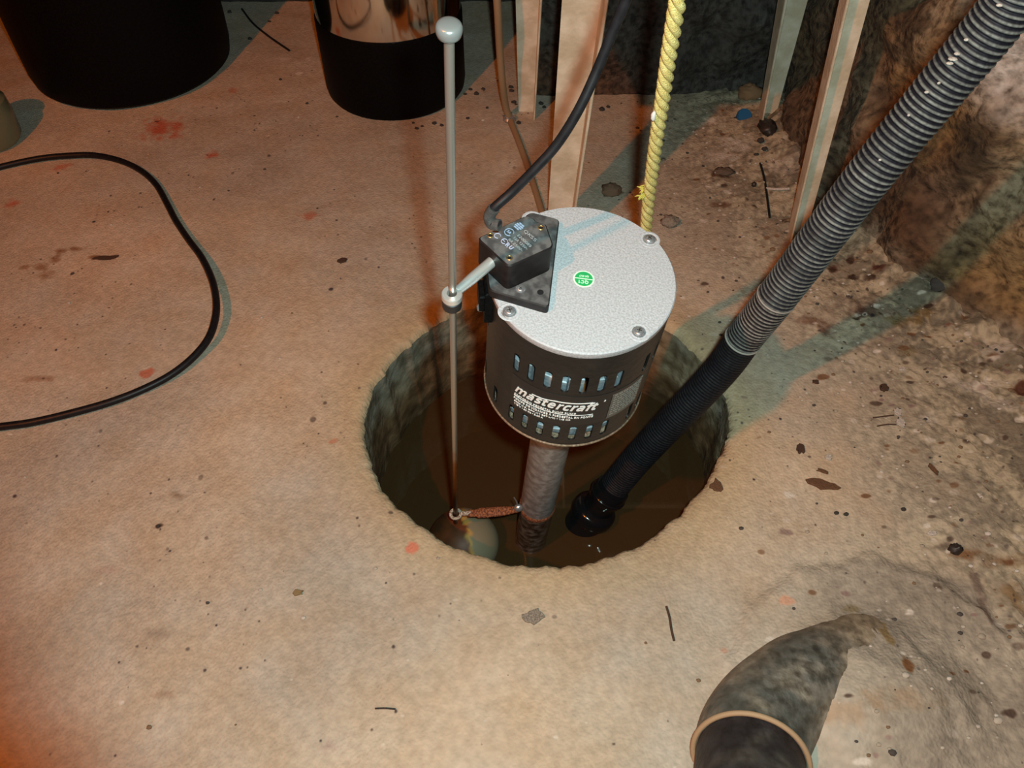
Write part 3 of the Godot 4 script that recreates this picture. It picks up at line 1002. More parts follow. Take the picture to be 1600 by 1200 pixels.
	part("base_rim", s, M.rim, t, Vector3.ZERO, "worn bare metal rim")
	# column
	s = Soup.new()
	s.lathe([[.0205, .330], [.0205, .6115]], 48)
	part("column_pipe", s, M.pipe, t, Vector3.ZERO, "mottled grey upper pipe")
	s = Soup.new()
	s.lathe([[.0205, .322], [.0215, .323], [.0217, .326], [.0213, .3295], [.0205, .3305]], 48)
	part("pipe_joint", s, M.rust, t, Vector3.ZERO, "thin rusty ring at the joint of the pipe")
	s = Soup.new()
	s.lathe([[.0200, .09], [.0202, .323]], 48)
	part("lower_pipe", s, M.pipe_wet, t, Vector3.ZERO, "wet stained lower pipe")
	s = Soup.new()
	s.lathe([[.05, -.004], [.062, .004], [.066, .02], [.064, .05], [.05, .065], [.03, .075], [.025, .10], [.02, .105]], 40)
	part("impeller_casing", s, M.iron, t)
	# guide bracket that holds the float rod
	var gb := Vector3(-.0971, .3156, .0092)
	var ga := Vector3(-.0189, .3300, .008)
	s = Soup.new()
	var path := spline([ga + Vector3(-.004, .002, 0), ga.lerp(gb, .25), ga.lerp(gb, .6) + Vector3(0, .001, .001), ga.lerp(gb, .8)], 6)
	var rad := []
	for i in path.size(): rad.append(lerpf(.0040, .0066, smoothstep(.0, .5, float(i) / path.size())) * (1.0 if i < path.size() - 5 else .75))
	s.tube(path, rad, 10, true, null, .45)
	var br := part("guide_bracket", s, M.rust, t, Vector3.ZERO, "rusty flat bracket from the pipe to the float rod")
	s = Soup.new()
	s.tube(spline([ga.lerp(gb, .76), ga.lerp(gb, .84), ga.lerp(gb, .93)], 4), .0028, 8)
	s.xf = Transform3D(Basis(), gb)
	torus(s, .0060, .0021, 20, 8)
	s.xf = Transform3D()
	part("guide_eye", s, M.scale_white, br, Vector3.ZERO, "scaled pale ring round the rod")
	s = Soup.new()
	s.xf = Transform3D(Basis(Vector3.RIGHT, 1.0), Vector3(-.0235, .335, .008))
	s.ball(Vector3(.0052, .0042, .0052), Vector3.ZERO, 14, 8)
	s.tube(PackedVector3Array([Vector3(0, 0, 0), Vector3(-.003, .004, -.012), Vector3(-.006, .006, -.018)]), .0009, 6)
	part("bracket_screw", s, M.zinc, br)
	switch_box(t)
	# bracket down the side that carries the switch
	s = Soup.new()
	s.xf = Transform3D(Basis(Vector3.UP, deg_to_rad(-84)), Vector3(0, LID - .020, 0))
	s.box(Vector3(.024, .036, .006), .001, Vector3(0, 0, .0720))
	s.box(Vector3(.018, .018, .005), .001, Vector3(.0, .002, .0765))
	var sb := part("side_bracket", s, M.plastic, t, Vector3.ZERO, "black bracket on the left side of the motor")
	s = Soup.new()
	s.xf = Transform3D(Basis(Vector3.UP, deg_to_rad(-80)) * Basis(Vector3.RIGHT, PI / 2), Vector3(0, LID - .018, 0))
	s.xf = s.xf * Transform3D(Basis(), Vector3(0, .0770, .008))
	s.lathe([[.0032, 0], [.0032, .002], [.0020, .0034], [0.0, .0036]], 14)
	part("bracket_bolt", s, M.zinc, sb)

# dust settles on the faces that look up
func dust(s: Soup, top: float, dark: Color, dusty: Color) -> void:
	for i in range(0, s.v.size(), 3):
		var up: bool = absf(s.v[i].y - s.v[i + 1].y) < .0001 and absf(s.v[i].y - s.v[i + 2].y) < .0001 and s.v[i].y > top - .0005
		for k in 3: s.c[i + k] = dusty if up else dark

func torus(s: Soup, R: float, r: float, nu := 20, nv := 8, tall := 1.0) -> void:
	var rows := []
	for i in nu + 1:
		var a := TAU * i / nu
		var row := PackedVector3Array()
		for j in nv:
			var b := TAU * j / nv
			row.append(Vector3((R + r * cos(b)) * cos(a), r * sin(b) * tall, (R + r * cos(b)) * sin(a)))
		rows.append(row)
	s.grid(rows, true, 0)

func switch_box(t: Node3D) -> void:
	# flat plate screwed to the lid
	var s := Soup.new()
	s.prism(rounded([Vector2(-.0400, -.0560), Vector2(-.0172, -.0492), Vector2(-.0275, .0372), Vector2(-.0710, .0230), Vector2(-.0740, -.006)], .004, 4), LID + .0001, LID + .0080, .0009, false)
	dust(s, LID + .0080, Color(.016, .015, .015), Color(.105, .10, .10))
	var sw := part("switch_box", s, M.dusty_black, t, Vector3.ZERO, "black plastic float switch on the lid")
	# raised box on it
	s = Soup.new()
	s.prism(rounded([Vector2(-.0808, -.0035), Vector2(-.0455, -.0272), Vector2(-.0400, -.0255), Vector2(-.0372, -.0205), Vector2(-.0310, -.0205), Vector2(-.0255, .0022), Vector2(-.0580, .0226)], .0042, 5), LID + .0078, LID + .0340, .0010, false)
	dust(s, LID + .0340, Color(.012, .011, .011), Color(.115, .11, .11))
	part("switch_cover", s, M.dusty_black, sw)
	# hole rims in the cover
	for q in [Vector2(-.0712, -.0060), Vector2(-.0346, -.0152), Vector2(-.0574, .0143)]:
		s = Soup.new()
		s.xf = Transform3D(Basis(), Vector3(q.x, LID + .0341, q.y))
		torus(s, .0019, .0005, 18, 8)
		var ey := part("cover_rivet", s, M.brass, sw)
		s = Soup.new()
		s.xf = Transform3D(Basis(), Vector3(q.x, LID + .0339, q.y))
		s.lathe([[.0016, 0.0], [.0016, .0003], [0.0, .0003]], 14)
		ey.mesh = s.commit(ey.mesh, M.black)
	s = Soup.new()
	screw(s, Vector3(-.048, LID + .008, .0212), .0026, .0016)
	cross(part("plate_screw", s, M.zinc, sw), Vector3(-.048, LID + .008, .0212), .0026, .0016)
	s = Soup.new()
	s.xf = Transform3D(Basis(), Vector3(-.0335, LID + .0079, .0235))
	s.lathe([[.0024, 0.0], [.0024, .0003], [0.0, .0003]], 18)
	part("plate_hole", s, M.black, sw)
	# print on the cover: lines run from the back corner to the front one
	var along := Vector3(.0082, 0, .0094).normalized()
	var upw := Vector3(along.z, 0, -along.x)        # top of the letters
	var bs := Basis(along, upw, Vector3.UP)
	s = Soup.new()
	var top := LID + .0341
	letters(s, "QKS5", Transform3D(bs, Vector3(-.0480, top, -.0105)), .0125, .0032, false)
	letters(s, "E200089", Transform3D(bs, Vector3(-.0520, top, -.0065)), .0138, .0021, false)
	letters(s, "12A 125V~", Transform3D(bs, Vector3(-.0550, top, -.0045)), .0145, .0020, false)
	letters(s, "6A 250V~", Transform3D(bs, Vector3(-.0585, top, -.0025)), .0145, .0020, false)
	part("lettering", s, M.grey_print, sw, Vector3.UP)
	s = Soup.new()
	# certification marks in pale blue: CE, a ringed mark, a joined R mark, a striped globe
	for q in [[Vector3(-.0660, top, -.0060), 0.6, 2 * PI - .6], [Vector3(-.0610, top, -.0010), 0.6, 2 * PI - .6], [Vector3(-.0576, top, -.0098), .5, 2 * PI - .5]]:
		var pts := PackedVector3Array()
		for k in 15:
			var a := lerpf(q[1], q[2], k / 14.0)
			var rr: float = .0023 if q[0].x < -.059 else .0034
			pts.append(q[0] + along * cos(a) * rr + upw * sin(a) * rr)
		s.tube(pts, .00032, 5, true)
	s.tube(PackedVector3Array([Vector3(-.0610, top, -.0010) - along * .0020, Vector3(-.0610, top, -.0010) + along * .0006]), .0003, 5)
	letters(s, "SA", Transform3D(bs, Vector3(-.0576, top, -.0098) - along * .0018 - upw * .0011), .0036, .0022, true)
	letters(s, "R", Transform3D(bs, Vector3(-.0608, top, .0030)), .0028, .0038, true, -.2)
	letters(s, "U", Transform3D(bs, Vector3(-.0608, top, .0030) + along * .0031 + upw * .0006), .0026, .0034, true)
	var gc := Vector3(-.0505, top, -.0158)
	for k in 4:
		for side in [-1.0, 1.0]:
			var off := (k - 1.5) * .0017
			var half := sqrt(maxf(.0, .0036 * .0036 - off * off))
			if half < .0006: continue
			var m: Vector3 = gc + upw * off + along * side * half * .5
			s.xf = Transform3D(Basis(along, Vector3.UP, -upw), m)
			s.box(Vector3(half * .86, .0003, .0011))
	s.xf = Transform3D()
	part("approval_marks", s, M.pale_print, sw, Vector3.UP, "pale blue printed approval marks")
	# chrome lever with an eye for the rod
	s = Soup.new()
	var a := Vector3(-.0660, LID + .0225, .0045)
	var b := Vector3(-.0971, LID + .0200, .0387)
	var dir := (b - a).normalized()
	var pth := PackedVector3Array()
	var rad := []
	for k in 10:
		var u := k / 9.0
		pth.append(a.lerp(b - dir * .0055, u))
		rad.append(lerpf(.0042, .0034, smoothstep(.6, 1.0, u)))
	s.tube(pth, rad, 16)
	s.xf = Transform3D(Basis(), b)
	s.lathe([[.0036, -.0030], [.0068, -.0030], [.0074, -.0022], [.0074, .0022], [.0068, .0030], [.0036, .0030], [.0036, -.0030]], 28, 100, false)
	s.xf = Transform3D()
	part("lever", s, M.chrome, sw, Vector3.ZERO, "chrome lever with an eye round the rod")
	# strain relief and cord leaving the switch
	var inv := pump_frame().affine_inverse()
	var pts := []
	for q in [[781, 352, .566], [768, 349, .568], [765, 337, .565], [772, 325, .560], [800, 300, .555], [835, 265, .545], [870, 226, .535], [905, 170, .520], [935, 105, .505], [957, 50, .49], [978, 0, .475], [995, -50, .46], [1010, -110, .44]]:
		pts.append(inv * deep(q[0], q[1], q[2]))
	for q in [Vector3(.079, .72, -.455), Vector3(.082, .95, -.42), Vector3(.07, 1.6, -.30), Vector3(.06, 2.50, -.22)]: pts.append(inv * q)
	s = Soup.new()
	s.tube(spline(pts, 8), .0033, 14)
	var cd := part("power_cord", s, M.cord, t, Vector3.ZERO, "black power cord rising from the switch")
	s = Soup.new()
	s.tube(spline(pts.slice(0, 4), 6), .0042, 14)
	part("strain_relief", s, M.dusty_plastic, cd)

func rod() -> void:
	var top := deep(701.5, 45, .388)
	var eye := deep(706, 462, .580)
	var low := deep(712, 803, .985)
	var d := (low - eye).normalized()
	var t := thing("float_rod", "slender steel float rod with a round chrome knob, left of the motor", "float rod", low + d * .08)
	var inv := t.transform.affine_inverse()
	var s := Soup.new()
	var pts := PackedVector3Array()
	var cols := []
	var n := noise(40.0, FastNoiseLite.TYPE_SIMPLEX_SMOOTH, 3, 61)
	for k in 61:
		var u := k / 60.0
		var p := top.lerp(low + d * .03, u)
		pts.append(inv * p)
		var h := p.y
		var c := Color(.37, .35, .325)
		c = c.lerp(Color(.42, .34, .26), smoothstep(.38, .22, h) * (.7 + n.get_noise_1d(h) * .6))
		c = c.lerp(Color(.35, .12, .03), smoothstep(.15, .10, h + n.get_noise_1d(h * 3) * .02))
		c = c.lerp(Color(.10, .045, .02), smoothstep(.05, .0, h))
		cols.append(c)
	s.tube(pts, .00265, 14, true, cols)
	part("rod", s, M.vertex_steel, t)
	# knob
	s = Soup.new()
	var up := -d
	var x := up.cross(Vector3.FORWARD).normalized()
	s.xf = Transform3D(Basis(x, up, x.cross(up)), inv * top)
	s.lathe([[.0028, -.0054], [.0044, -.0050], [.0058, -.0036], [.0065, -.0014], [.0066, .0004], [.0062, .0019], [.0054, .0028], [.0040, .0033], [.0020, .0036], [0.0, .0037]], 32)
	part("knob", s, M.knob, t, Vector3.ZERO, "round chrome knob on top")
	# rubber stop under the lever
	s = Soup.new()
	s.xf = Transform3D(Basis(x, up, x.cross(up)), inv * (eye + d * .0085))
	s.lathe([[.0028, -.0050], [.0062, -.0050], [.0070, -.0040], [.0072, .0], [.0070, .0042], [.0060, .0050], [.0028, .0050]], 28)
	part("stop_collar", s, M.rubber, t, Vector3.ZERO, "black rubber stop collar")
	# float ball
	s = Soup.new()
	var c := inv * deep(724, 848, 1.062)
	var rows := []
	var cc := []
	for i in 29:
		var a := PI * i / 28
		var row := PackedVector3Array()
		var cr := PackedColorArray()
		for j in 48:
			var b := TAU * j / 48
			var q := Vector3(sin(a) * cos(b), cos(a), sin(a) * sin(b))
			row.append(c + q * Vector3(.046, .042, .046))
			var e := n.get_noise_3dv(q * .06) * .5
			var k := Color(.10, .030, .012).lerp(Color(.045, .02, .01), clampf(e * 2 + .5, 0, 1))
			k = k.lerp(Color(.42, .24, .05), smoothstep(-.02, .16, q.x - q.z * .25 + e * .6))
			k = k.lerp(Color(.185, .155, .10), smoothstep(.10, .28, q.x - q.z * .25 + e * .5))
			cr.append(k)
		rows.append(row); cc.append(cr)
	s.grid(rows, true, 0, cc)
	part("float_ball", s, M.vertex_gloss, t, Vector3.ZERO, "round float, rusty on one side and cream on the other")

# ---------------------------------------------------------------- hose, rope, cords
func hose() -> void:
	var pts := []
	for q in [[1700, -190, .495], [1625, -70, .535], [1563, 25, .572], [1460, 150, .624], [1342, 295, .688], [1215, 462, .800], [1165, 525, .858], [1120, 585, .908], [1008, 703, 1.01], [964, 755, 1.06], [940, 784, 1.075]]:
		pts.append(deep(q[0], q[1], q[2]))
	var t := thing("discharge_hose", "thick black corrugated hose slanting out of the pit to the upper right", "hose", pts[-1])
	var inv := -t.position
	var path := even(spline(pts, 24), .0005)
	var total := path.size()
	var iband := 0
	var icuff := 0
	var best := [9.0, 9.0]
	for i in total:
		var d0 := path[i].distance_to(deep(1213, 465, .802))
		var d1 := path[i].distance_to(deep(1159, 532, .862))
		if d0 < best[0]: best[0] = d0; iband = i
		if d1 < best[1]: best[1] = d1; icuff = i
	var dust := noise(30.0, FastNoiseLite.TYPE_SIMPLEX_SMOOTH, 4, 71)
	var build := func(i0: int, i1: int, pitch: float, amp: float, base: float, ridge: Color, valley: Color) -> Soup:
		var s := Soup.new()
		var p := PackedVector3Array()
		var r := []
		var c := []
		for i in range(i0, i1):
			var ph := fposmod(i * .0005 / pitch, 1.0)
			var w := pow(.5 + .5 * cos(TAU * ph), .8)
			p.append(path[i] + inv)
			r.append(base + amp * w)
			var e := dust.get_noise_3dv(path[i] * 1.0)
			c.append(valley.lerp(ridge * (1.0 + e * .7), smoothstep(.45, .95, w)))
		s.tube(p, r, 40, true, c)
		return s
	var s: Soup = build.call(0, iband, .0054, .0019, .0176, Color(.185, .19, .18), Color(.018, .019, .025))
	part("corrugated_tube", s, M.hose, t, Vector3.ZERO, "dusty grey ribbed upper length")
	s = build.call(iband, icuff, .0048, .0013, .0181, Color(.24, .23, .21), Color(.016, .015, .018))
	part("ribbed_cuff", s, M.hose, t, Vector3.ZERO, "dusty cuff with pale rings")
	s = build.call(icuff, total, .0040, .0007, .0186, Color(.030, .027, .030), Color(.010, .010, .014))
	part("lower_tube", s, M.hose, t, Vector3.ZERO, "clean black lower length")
	for i in [iband, icuff]:
		s = Soup.new()
		var d := (path[i + 2] - path[i - 2]).normalized()
		var x := d.cross(Vector3.FORWARD).normalized()
		s.xf = Transform3D(Basis(x, d, x.cross(d)), path[i] + inv)
		torus(s, .0190, .0011, 48, 8)
		part("pale_ring", s, mat(lin(.30, .27, .24), .7), t, Vector3.ZERO, "pale dusty ring")
	# the hose goes on up to the ceiling
	var up_path := even(spline([Vector3(.38, 2.50, -.50), Vector3(.375, 1.8, -.51), Vector3(.36, 1.1, -.53), path[0]], 12), .0018)
	var rise := PackedVector3Array()
	var rr := []
	for i in up_path.size():
		rise.append(up_path[i] + inv); rr.append(.0178 + .0016 * cos(TAU * i / 3.0))
	s = Soup.new()
	s.tint = Color(.06, .06, .062)
	s.tube(rise, rr, 18)
	part("hose_riser", s, M.hose, t)
	# flecks of dried paint on the ribs
	s = Soup.new()
	for q in [[1489, 92, .012], [1484, 99, .009], [1496, 84, .008], [1510, 62, .006], [1448, 144, .006], [1562, 8, .008], [1467, 130, .004], [1420, 180, .004], [1375, 250, .004]]:
		var a := deep(q[0], q[1], .5)
		var hit := Vector3.ZERO
		var dir := (a - EYE).normalized()
		var near := 9.0
		for i in range(0, total, 4):
			var w := path[i] - EYE
			var along := w.dot(dir)
			var off := (w - dir * along).length()
			if off < .0190 and along - sqrt(.0195 * .0195 - off * off) < near:
				near = along - sqrt(.0195 * .0195 - off * off)
				hit = EYE + dir * near
		if hit != Vector3.ZERO:
			s = Soup.new()
			s.ball(Vector3(q[2] * .32, .0011, q[2] * .22), hit + inv, 8, 5)
			part("paint_fleck", s, M.plaster, t, Vector3.ZERO, "cream fleck of dried paint")
	# fitting the hose is pushed on, at the water
	var e := pts[-1] as Vector3
	var d := (pts[-1] - pts[-3] as Vector3).normalized()
	s = Soup.new()
	var x := d.cross(Vector3.FORWARD).normalized()
	s.xf = Transform3D(Basis(x, d, x.cross(d)), e + inv)
	s.lathe([[.0190, -.030], [.0220, -.030], [.0230, -.026], [.0230, -.012], [.0205, -.007], [.0205, .010], [.0265, .012], [.0290, .0145], [.0300, .019], [.0300, .026], [.0285, .031], [.0255, .033], [.0250, .07]], 44)
	s.xf = Transform3D(Basis(x, d, x.cross(d)), e + inv + d * .012)
	part("hose_fitting", s, M.wet_black, t, Vector3.ZERO, "glossy wet black fitting at the lower end")
	s = Soup.new()
	s.xf = Transform3D(Basis(x, d, x.cross(d)), e + inv - d * .018)
	torus(s, .0232, .0017, 44, 8)
	s.xf = s.xf * Transform3D(Basis(), Vector3(.024, 0, .006))
	s.box(Vector3(.008, .009, .010), .001)
	part("hose_clamp", s, M.wet_black, t)

func rope() -> void:
	var pts := [Vector3(.13, 2.50, -.45), Vector3(.125, 1.6, -.47), Vector3(.115, .95, -.502), Vector3(.110, .70, -.515)]
	for q in [[1072, -70, .50], [1059, 0, .53], [1046, 80, .575], [1036, 150, .62], [1024, 230, .68], [1014, 310, .75], [1009, 362, .80], [1003, 420, .87], [998, 480, .95], [992, 560, 1.06]]:
		pts.append(deep(q[0], q[1], q[2]))
	var t := thing("rope", "yellow three strand twisted rope hanging behind the motor", "rope", pts[-1])
	var path := even(spline(pts, 16), .0020)
	for k in 3:
		var s := Soup.new()
		var q := PackedVector3Array()
		var n := Vector3.RIGHT
		for i in path.size():
			var d := (path[mini(i + 1, path.size() - 1)] - path[maxi(i - 1, 0)]).normalized()
			n = (n - d * n.dot(d)).normalized()
			var b := d.cross(n)
			var a := -TAU * i * .0020 / .034 + TAU * k / 3
			q.append(path[i] + (n * cos(a) + b * sin(a)) * .0029 - t.position)
		s.tube(q, .0032, 11)
		part("strand", s, M.rope, t)
	# frayed tuft and a bit of lint
	var s := Soup.new()
	var at := deep(1004, 297, .738)
	for k in 26:
		var d := Vector3(-.6 + rng.randf_range(-.5, .35), rng.randf_range(-.7, .7), rng.randf_range(-.2, .8)).normalized()
		var o := at + Vector3(rng.randf_range(-.001, .005), rng.randf_range(-.006, .006), 0) - t.position
		s.tube(PackedVector3Array([o, o + d * .003, o + d * .0055 + Vector3(0, -.001, 0)]), [.0009, .0007, .0002], 5)
	part("frayed_tuft", s, M.rope_bright, t, Vector3.ZERO, "bright frayed tuft")
	s = Soup.new()
	s.ball(Vector3(.0020, .0042, .0020), deep(1021, 181, .633) - t.position, 10, 7, .3, bumps)
	part("lint", s, M.lint, t)

func floor_cord() -> void:
	var pts := []
	for q in [[-60, 300, .006], [-20, 270, .006], [0, 261, .006], [60, 248, .006], [110, 243, .006], [150, 243, .006], [190, 252, .006], [222, 268, .006], [245, 290, .006], [262, 320, .007], [275, 345, .008], [295, 375, .010], [315, 402, .014], [331, 436, .018], [338, 470, .020], [336, 500, .019], [325, 530, .015], [300, 560, .010], [265, 587, .007], [220, 610, .006], [170, 629, .006], [110, 646, .006], [50, 660, .006], [0, 667, .006], [-40, 674, .006], [-80, 684, .006]]:
		pts.append(spot(q[0], q[1], q[2]))
	var s := Soup.new()
	s.tube(spline(pts, 10), .0050, 14)
	solo("power_cord", s, M.cord, "black cord lying in a wide loop on the floor at left", "cord")

func drain() -> void:
	var pts := []
	for q in [[1440, 1040, -.075], [1390, 1030, -.046], [1335, 1036, -.027], [1276, 1062, -.014], [1214, 1102, -.004], [1180, 1146, .008], [1172, 1187, .021], [1172, 1227, .036], [1175, 1272, .056], [1182, 1342, .09], [1194, 1432, .135]]:
		pts.append(spot(q[0], q[1], q[2]))
	var t := thing("drain_pipe", "dusty black bent drain pipe half buried in the floor at lower right", "pipe", Vector3(pts[4].x, 0, pts[4].z))
	var path := even(spline(pts, 20), .003)
	var n := noise(12.0, FastNoiseLite.TYPE_SIMPLEX_SMOOTH, 4, 81)
	var cut := 0
	var best := 9.0
	for i in path.size():
		var d := path[i].distance_to(pts[6])
		if d < best: best = d; cut = i
	for k in 2:
		var s := Soup.new()
		var p := PackedVector3Array()
		var r := []
		for i in (range(0, cut + 1) if k == 0 else range(cut, path.size())):
			p.append(path[i] - t.position)
			var w := 0.0
			for g in [.35, .62]: w += .0016 * exp(-pow((float(i) / cut - g) * 16.0, 2.0)) if k == 0 else 0.0
			r.append((.0500 + w) if k == 0 else .0475)
		s.tube(p, r, 64)
		for i in s.v.size():
			var w := s.v[i] + t.position
			var e := n.get_noise_3dv(w)
			var e2 := n.get_noise_3dv(w * 3.0 + Vector3(3, 1, 2))
			var cl := Color(.030, .026, .030).lerp(Color(.10, .09, .08), clampf(e * 1.8 + e2 + .1, 0, 1))
			if k == 0:
				cl = Color(.115, .118, .108).lerp(Color(.29, .26, .21), clampf(e * 2.0 + e2 * .8 + .45, 0, 1))
				cl = cl.lerp(Color(.34, .275, .20), smoothstep(.29, .36, w.x + e2 * .05))
				cl = cl.lerp(Color(.33, .25, .17), smoothstep(.034, .006, w.y + e2 * .016) * .9)
			s.c[i] = cl
		part("buried_bend" if k == 0 else "riser_pipe", s, M.drain, t)
	for q in [[cut, .0505, .0026, lin(.36, .24, .14), "tan dusty joint ring"], [int(cut * .36), .0500, .0012, lin(.22, .19, .15), "thin pale seam"]]:
		var s := Soup.new()
		var d := (path[q[0] + 2] - path[q[0] - 2]).normalized()
		var x := d.cross(Vector3.FORWARD).normalized()
		s.xf = Transform3D(Basis(x, d, x.cross(d)), path[q[0]] - t.position)
		torus(s, q[1], q[2], 64, 8)
		part("joint_ring", s, mat(q[3], .7), t, Vector3.ZERO, q[4])

# ---------------------------------------------------------------- small things
var groups := {"wood_flake": "brown flakes strewn right of the pit", "plaster_bit": "white plaster bits right of the pit", "nail": "thin rusty nails by the plaster", "mortar_lump": "loose lumps on the floor by the walls", "bark_chip": "small chips on the open floor", "wire_scrap": "black wire scraps on the floor"}
func chip(called: String, u: float, v: float, w: float, h: float, turn: float, thick: float, m: Material, label: String, cat: String) -> void:
	# a flat ragged flake, its size given in pixels where it lies
	var p := spot(u, v)
	var sx := absf(spot(u + 1, v).x - p.x)
	var sz := absf(spot(u, v + 1).z - p.z)
	var poly := PackedVector2Array()
	for k in 15:
		var a := TAU * k / 15
		var q := Vector2(signf(cos(a)) * pow(absf(cos(a)), .7) * w * .5, signf(sin(a)) * pow(absf(sin(a)), .7) * h * .5) * rng.randf_range(.62, 1.12)
		q = q.rotated(deg_to_rad(turn))
		poly.append(Vector2(p.x + q.x * sx, p.z + q.y * sz))
	var y := floor_y(Vector2(p.x, p.z))
	var s := Soup.new()
	s.prism(poly, y - .0006, y + thick, minf(thick * .4, .0006), false)
	solo(called, s, m, label, cat, groups.get(called, ""))

func clod(called: String, u: float, v: float, r: Vector3, m: Material, label: String, cat: String) -> void:
	var p := spot(u, v)
	var s := Soup.new()
	s.ball(r, Vector3(p.x, floor_y(Vector2(p.x, p.z)) + r.y * .6, p.z), 18, 12, .45, noise(.018, FastNoiseLite.TYPE_SIMPLEX_SMOOTH, 3, int(u)))
	solo(called, s, m, label, cat, groups.get(called, ""))

func strand(called: String, pix: Array, r: float, m: Material, label: String, cat: String) -> void:
	var pts := []
	for q in pix:
		var p := spot(q[0], q[1], r if q.size() < 3 else q[2])
		p.y += floor_y(Vector2(p.x, p.z))
		pts.append(p)
	var s := Soup.new()
	s.tube(spline(pts, 6), r, 8)
	solo(called, s, m, label, cat, groups.get(called, ""))

func clutter() -> void:
	chip("wood_flake", 1288, 758, 54, 15, 12, .003, M.flake, "largest long brown flake lying right of the pit", "flake")
	chip("wood_flake", 1285, 737, 20, 7, 20, .002, M.flake, "short brown flake just above the long brown flake", "flake")
	chip("wood_flake", 1250, 702, 12, 16, 10, .003, M.dark_flake, "dark three-cornered flake above the brown flakes", "flake")
	chip("wood_flake", 1456, 738, 7, 18, -32, .003, M.flake, "slim reddish sliver lying far right of the pit", "flake")
	chip("wood_flake", 1120, 760, 20, 22, 30, .002, M.flake, "curled rusty flake on the right lip of the pit", "flake")
	chip("wood_flake", 1274, 597, 13, 6, 0, .002, M.dark_flake, "small dark flake just below the hose's shadow", "flake")
	chip("wood_flake", 1379, 610, 14, 12, 0, .003, M.dark_flake, "dark flake to the right of the hose's shadow", "flake")
	chip("leaf_scrap", 165, 403, 40, 9, -3, .0012, M.dark_flake, "flat dark brown leaf scrap inside the cord's loop", "leaf")
	chip("bark_chip", 535, 408, 17, 8, 0, .002, M.dark_flake, "lone dark chip on the open floor left of the rod", "chip")
	chip("bark_chip", 466, 927, 16, 10, 0, .003, mat(lin(.22, .15, .07), .8), "small tan chip on the floor below the pit's left side", "chip")
	chip("pebble", 833, 964, 34, 24, -20, .002, M.pebble, "flat grey pebble set in the floor below the pit", "pebble")
	chip("plaster_bit", 1402, 647, 13, 12, 10, .004, M.plaster, "upper white plaster bit beside two thin nails", "plaster")
	chip("plaster_bit", 1405, 664, 13, 14, 0, .004, M.plaster, "lower white plaster bit beside two thin nails", "plaster")
	chip("plaster_bit", 1407, 581, 13, 5, 0, .002, M.plaster, "small white plaster bit right of the hose's shadow", "plaster")
	chip("plaster_bit", 1294, 716, 12, 9, 0, .003, M.plaster, "pale crumb above the brown flakes right of the pit", "plaster")
	chip("plaster_bit", 1455, 836, 18, 9, 10, .003, M.plaster, "pale oblong bit above the mortar patch at right", "plaster")
	strand("nail", [[1364, 653], [1380, 652], [1396, 650]], .0009, M.dark_flake, "upper of two thin rusty nails by the plaster bits", "nail")
	strand("nail", [[1370, 667], [1385, 665], [1399, 666]], .0009, M.dark_flake, "lower of two thin rusty nails by the plaster bits", "nail")
	strand("pin", [[586, 1107], [602, 1107], [618, 1108]], .0009, M.black, "thin dark pin lying near the bottom of the photo", "pin")
	strand("twig", [[1041, 948], [1046, 965], [1049, 985], [1053, 1002]], .0013, M.dark_flake, "thin dark twig on the floor below the pit's right side", "twig")
	strand("wire_scrap", [[378, 14], [395, 36], [420, 57], [452, 79]], .0022, M.black, "straight black wire scrap on the floor between drum and bin", "wire")
	strand("wire_scrap", [[1186, 262], [1193, 285], [1197, 312], [1201, 345]], .0020, M.black, "dark wire scrap below the blue cap", "wire")
	strand("wood_splinter", [[1196, 300], [1212, 305], [1230, 306]], .0022, M.plaster, "pale splinter lying left of the rightmost table leg", "splinter")
	strand("yellow_wire", [[1044, 121, .01], [1075, 119, .012], [1105, 120, .014], [1132, 126, .01]], .0022, mat(lin(.34, .22, .02), .5), "yellow wire lying at the foot of the dark back wall", "wire")
	# tan tube beside the rear leg
	var t := thing("thin_tube", "thin tan tube coming down beside the rear left table leg", "tube", spot(796, 188))
	var pts := []
	var s := Soup.new()
	for q in [[774, -40, 1.24], [778, 20, 1.28], [781, 80, 1.34], [785, 130, 1.39], [790, 165, 1.44], [796, 186, 1.465]]: pts.append(deep(q[0], q[1], q[2]) - t.position)
	s.tube(spline(pts, 8), .0062, 12)
	part("upper_tube", s, M.tan_tube, t)
	s = Soup.new()
	pts = []
	for q in [[798, 190, .006], [812, 225, .005], [826, 265, .004], [842, 315, .004], [856, 365, .004]]: pts.append(spot(q[0], q[1], q[2]) - t.position)
	s.tube(spline(pts, 8), .0056, 12)
	part("floor_tube", s, M.tan_tube, t)
	s = Soup.new()
	s.xf = Transform3D(Basis(Vector3.RIGHT, .5), Vector3(0, .002, 0))
	s.lathe([[.006, -.004], [.0105, -.003], [.0115, .002], [.0105, .008], [.007, .010]], 20)
	part("fitting", s, M.zinc, t, Vector3.ZERO, "small metal fitting")
	# heap at the foot of the right rear leg
	t = thing("bottle_cap", "blue plastic cap lying at the foot of the rear right table leg", "cap", spot(1160, 188))
	s = Soup.new()
	s.xf = Transform3D(Basis(Vector3.RIGHT, .55), Vector3(0, .004, 0))
	s.lathe([[.0120, 0], [.0128, .001], [.0128, .011], [.0115, .0135], [0.0, .0138]], 28)
	part("cap_shell", s, M.blue, t)
	s = Soup.new()
	for k in 24:
		s.xf = Transform3D(Basis(Vector3.RIGHT, .55), Vector3(0, .004, 0)) * Transform3D(Basis(Vector3.UP, TAU * k / 24), Vector3.ZERO)
		s.box(Vector3(.0012, .0085, .001), 0, Vector3(0, .006, .0128))
	part("cap_ridges", s, M.blue, t)
	clod("mortar_lump", 1170, 158, Vector3(.022, .015, .018), mat(lin(.28, .14, .07), .9), "orange brown lump behind the blue cap", "lump")
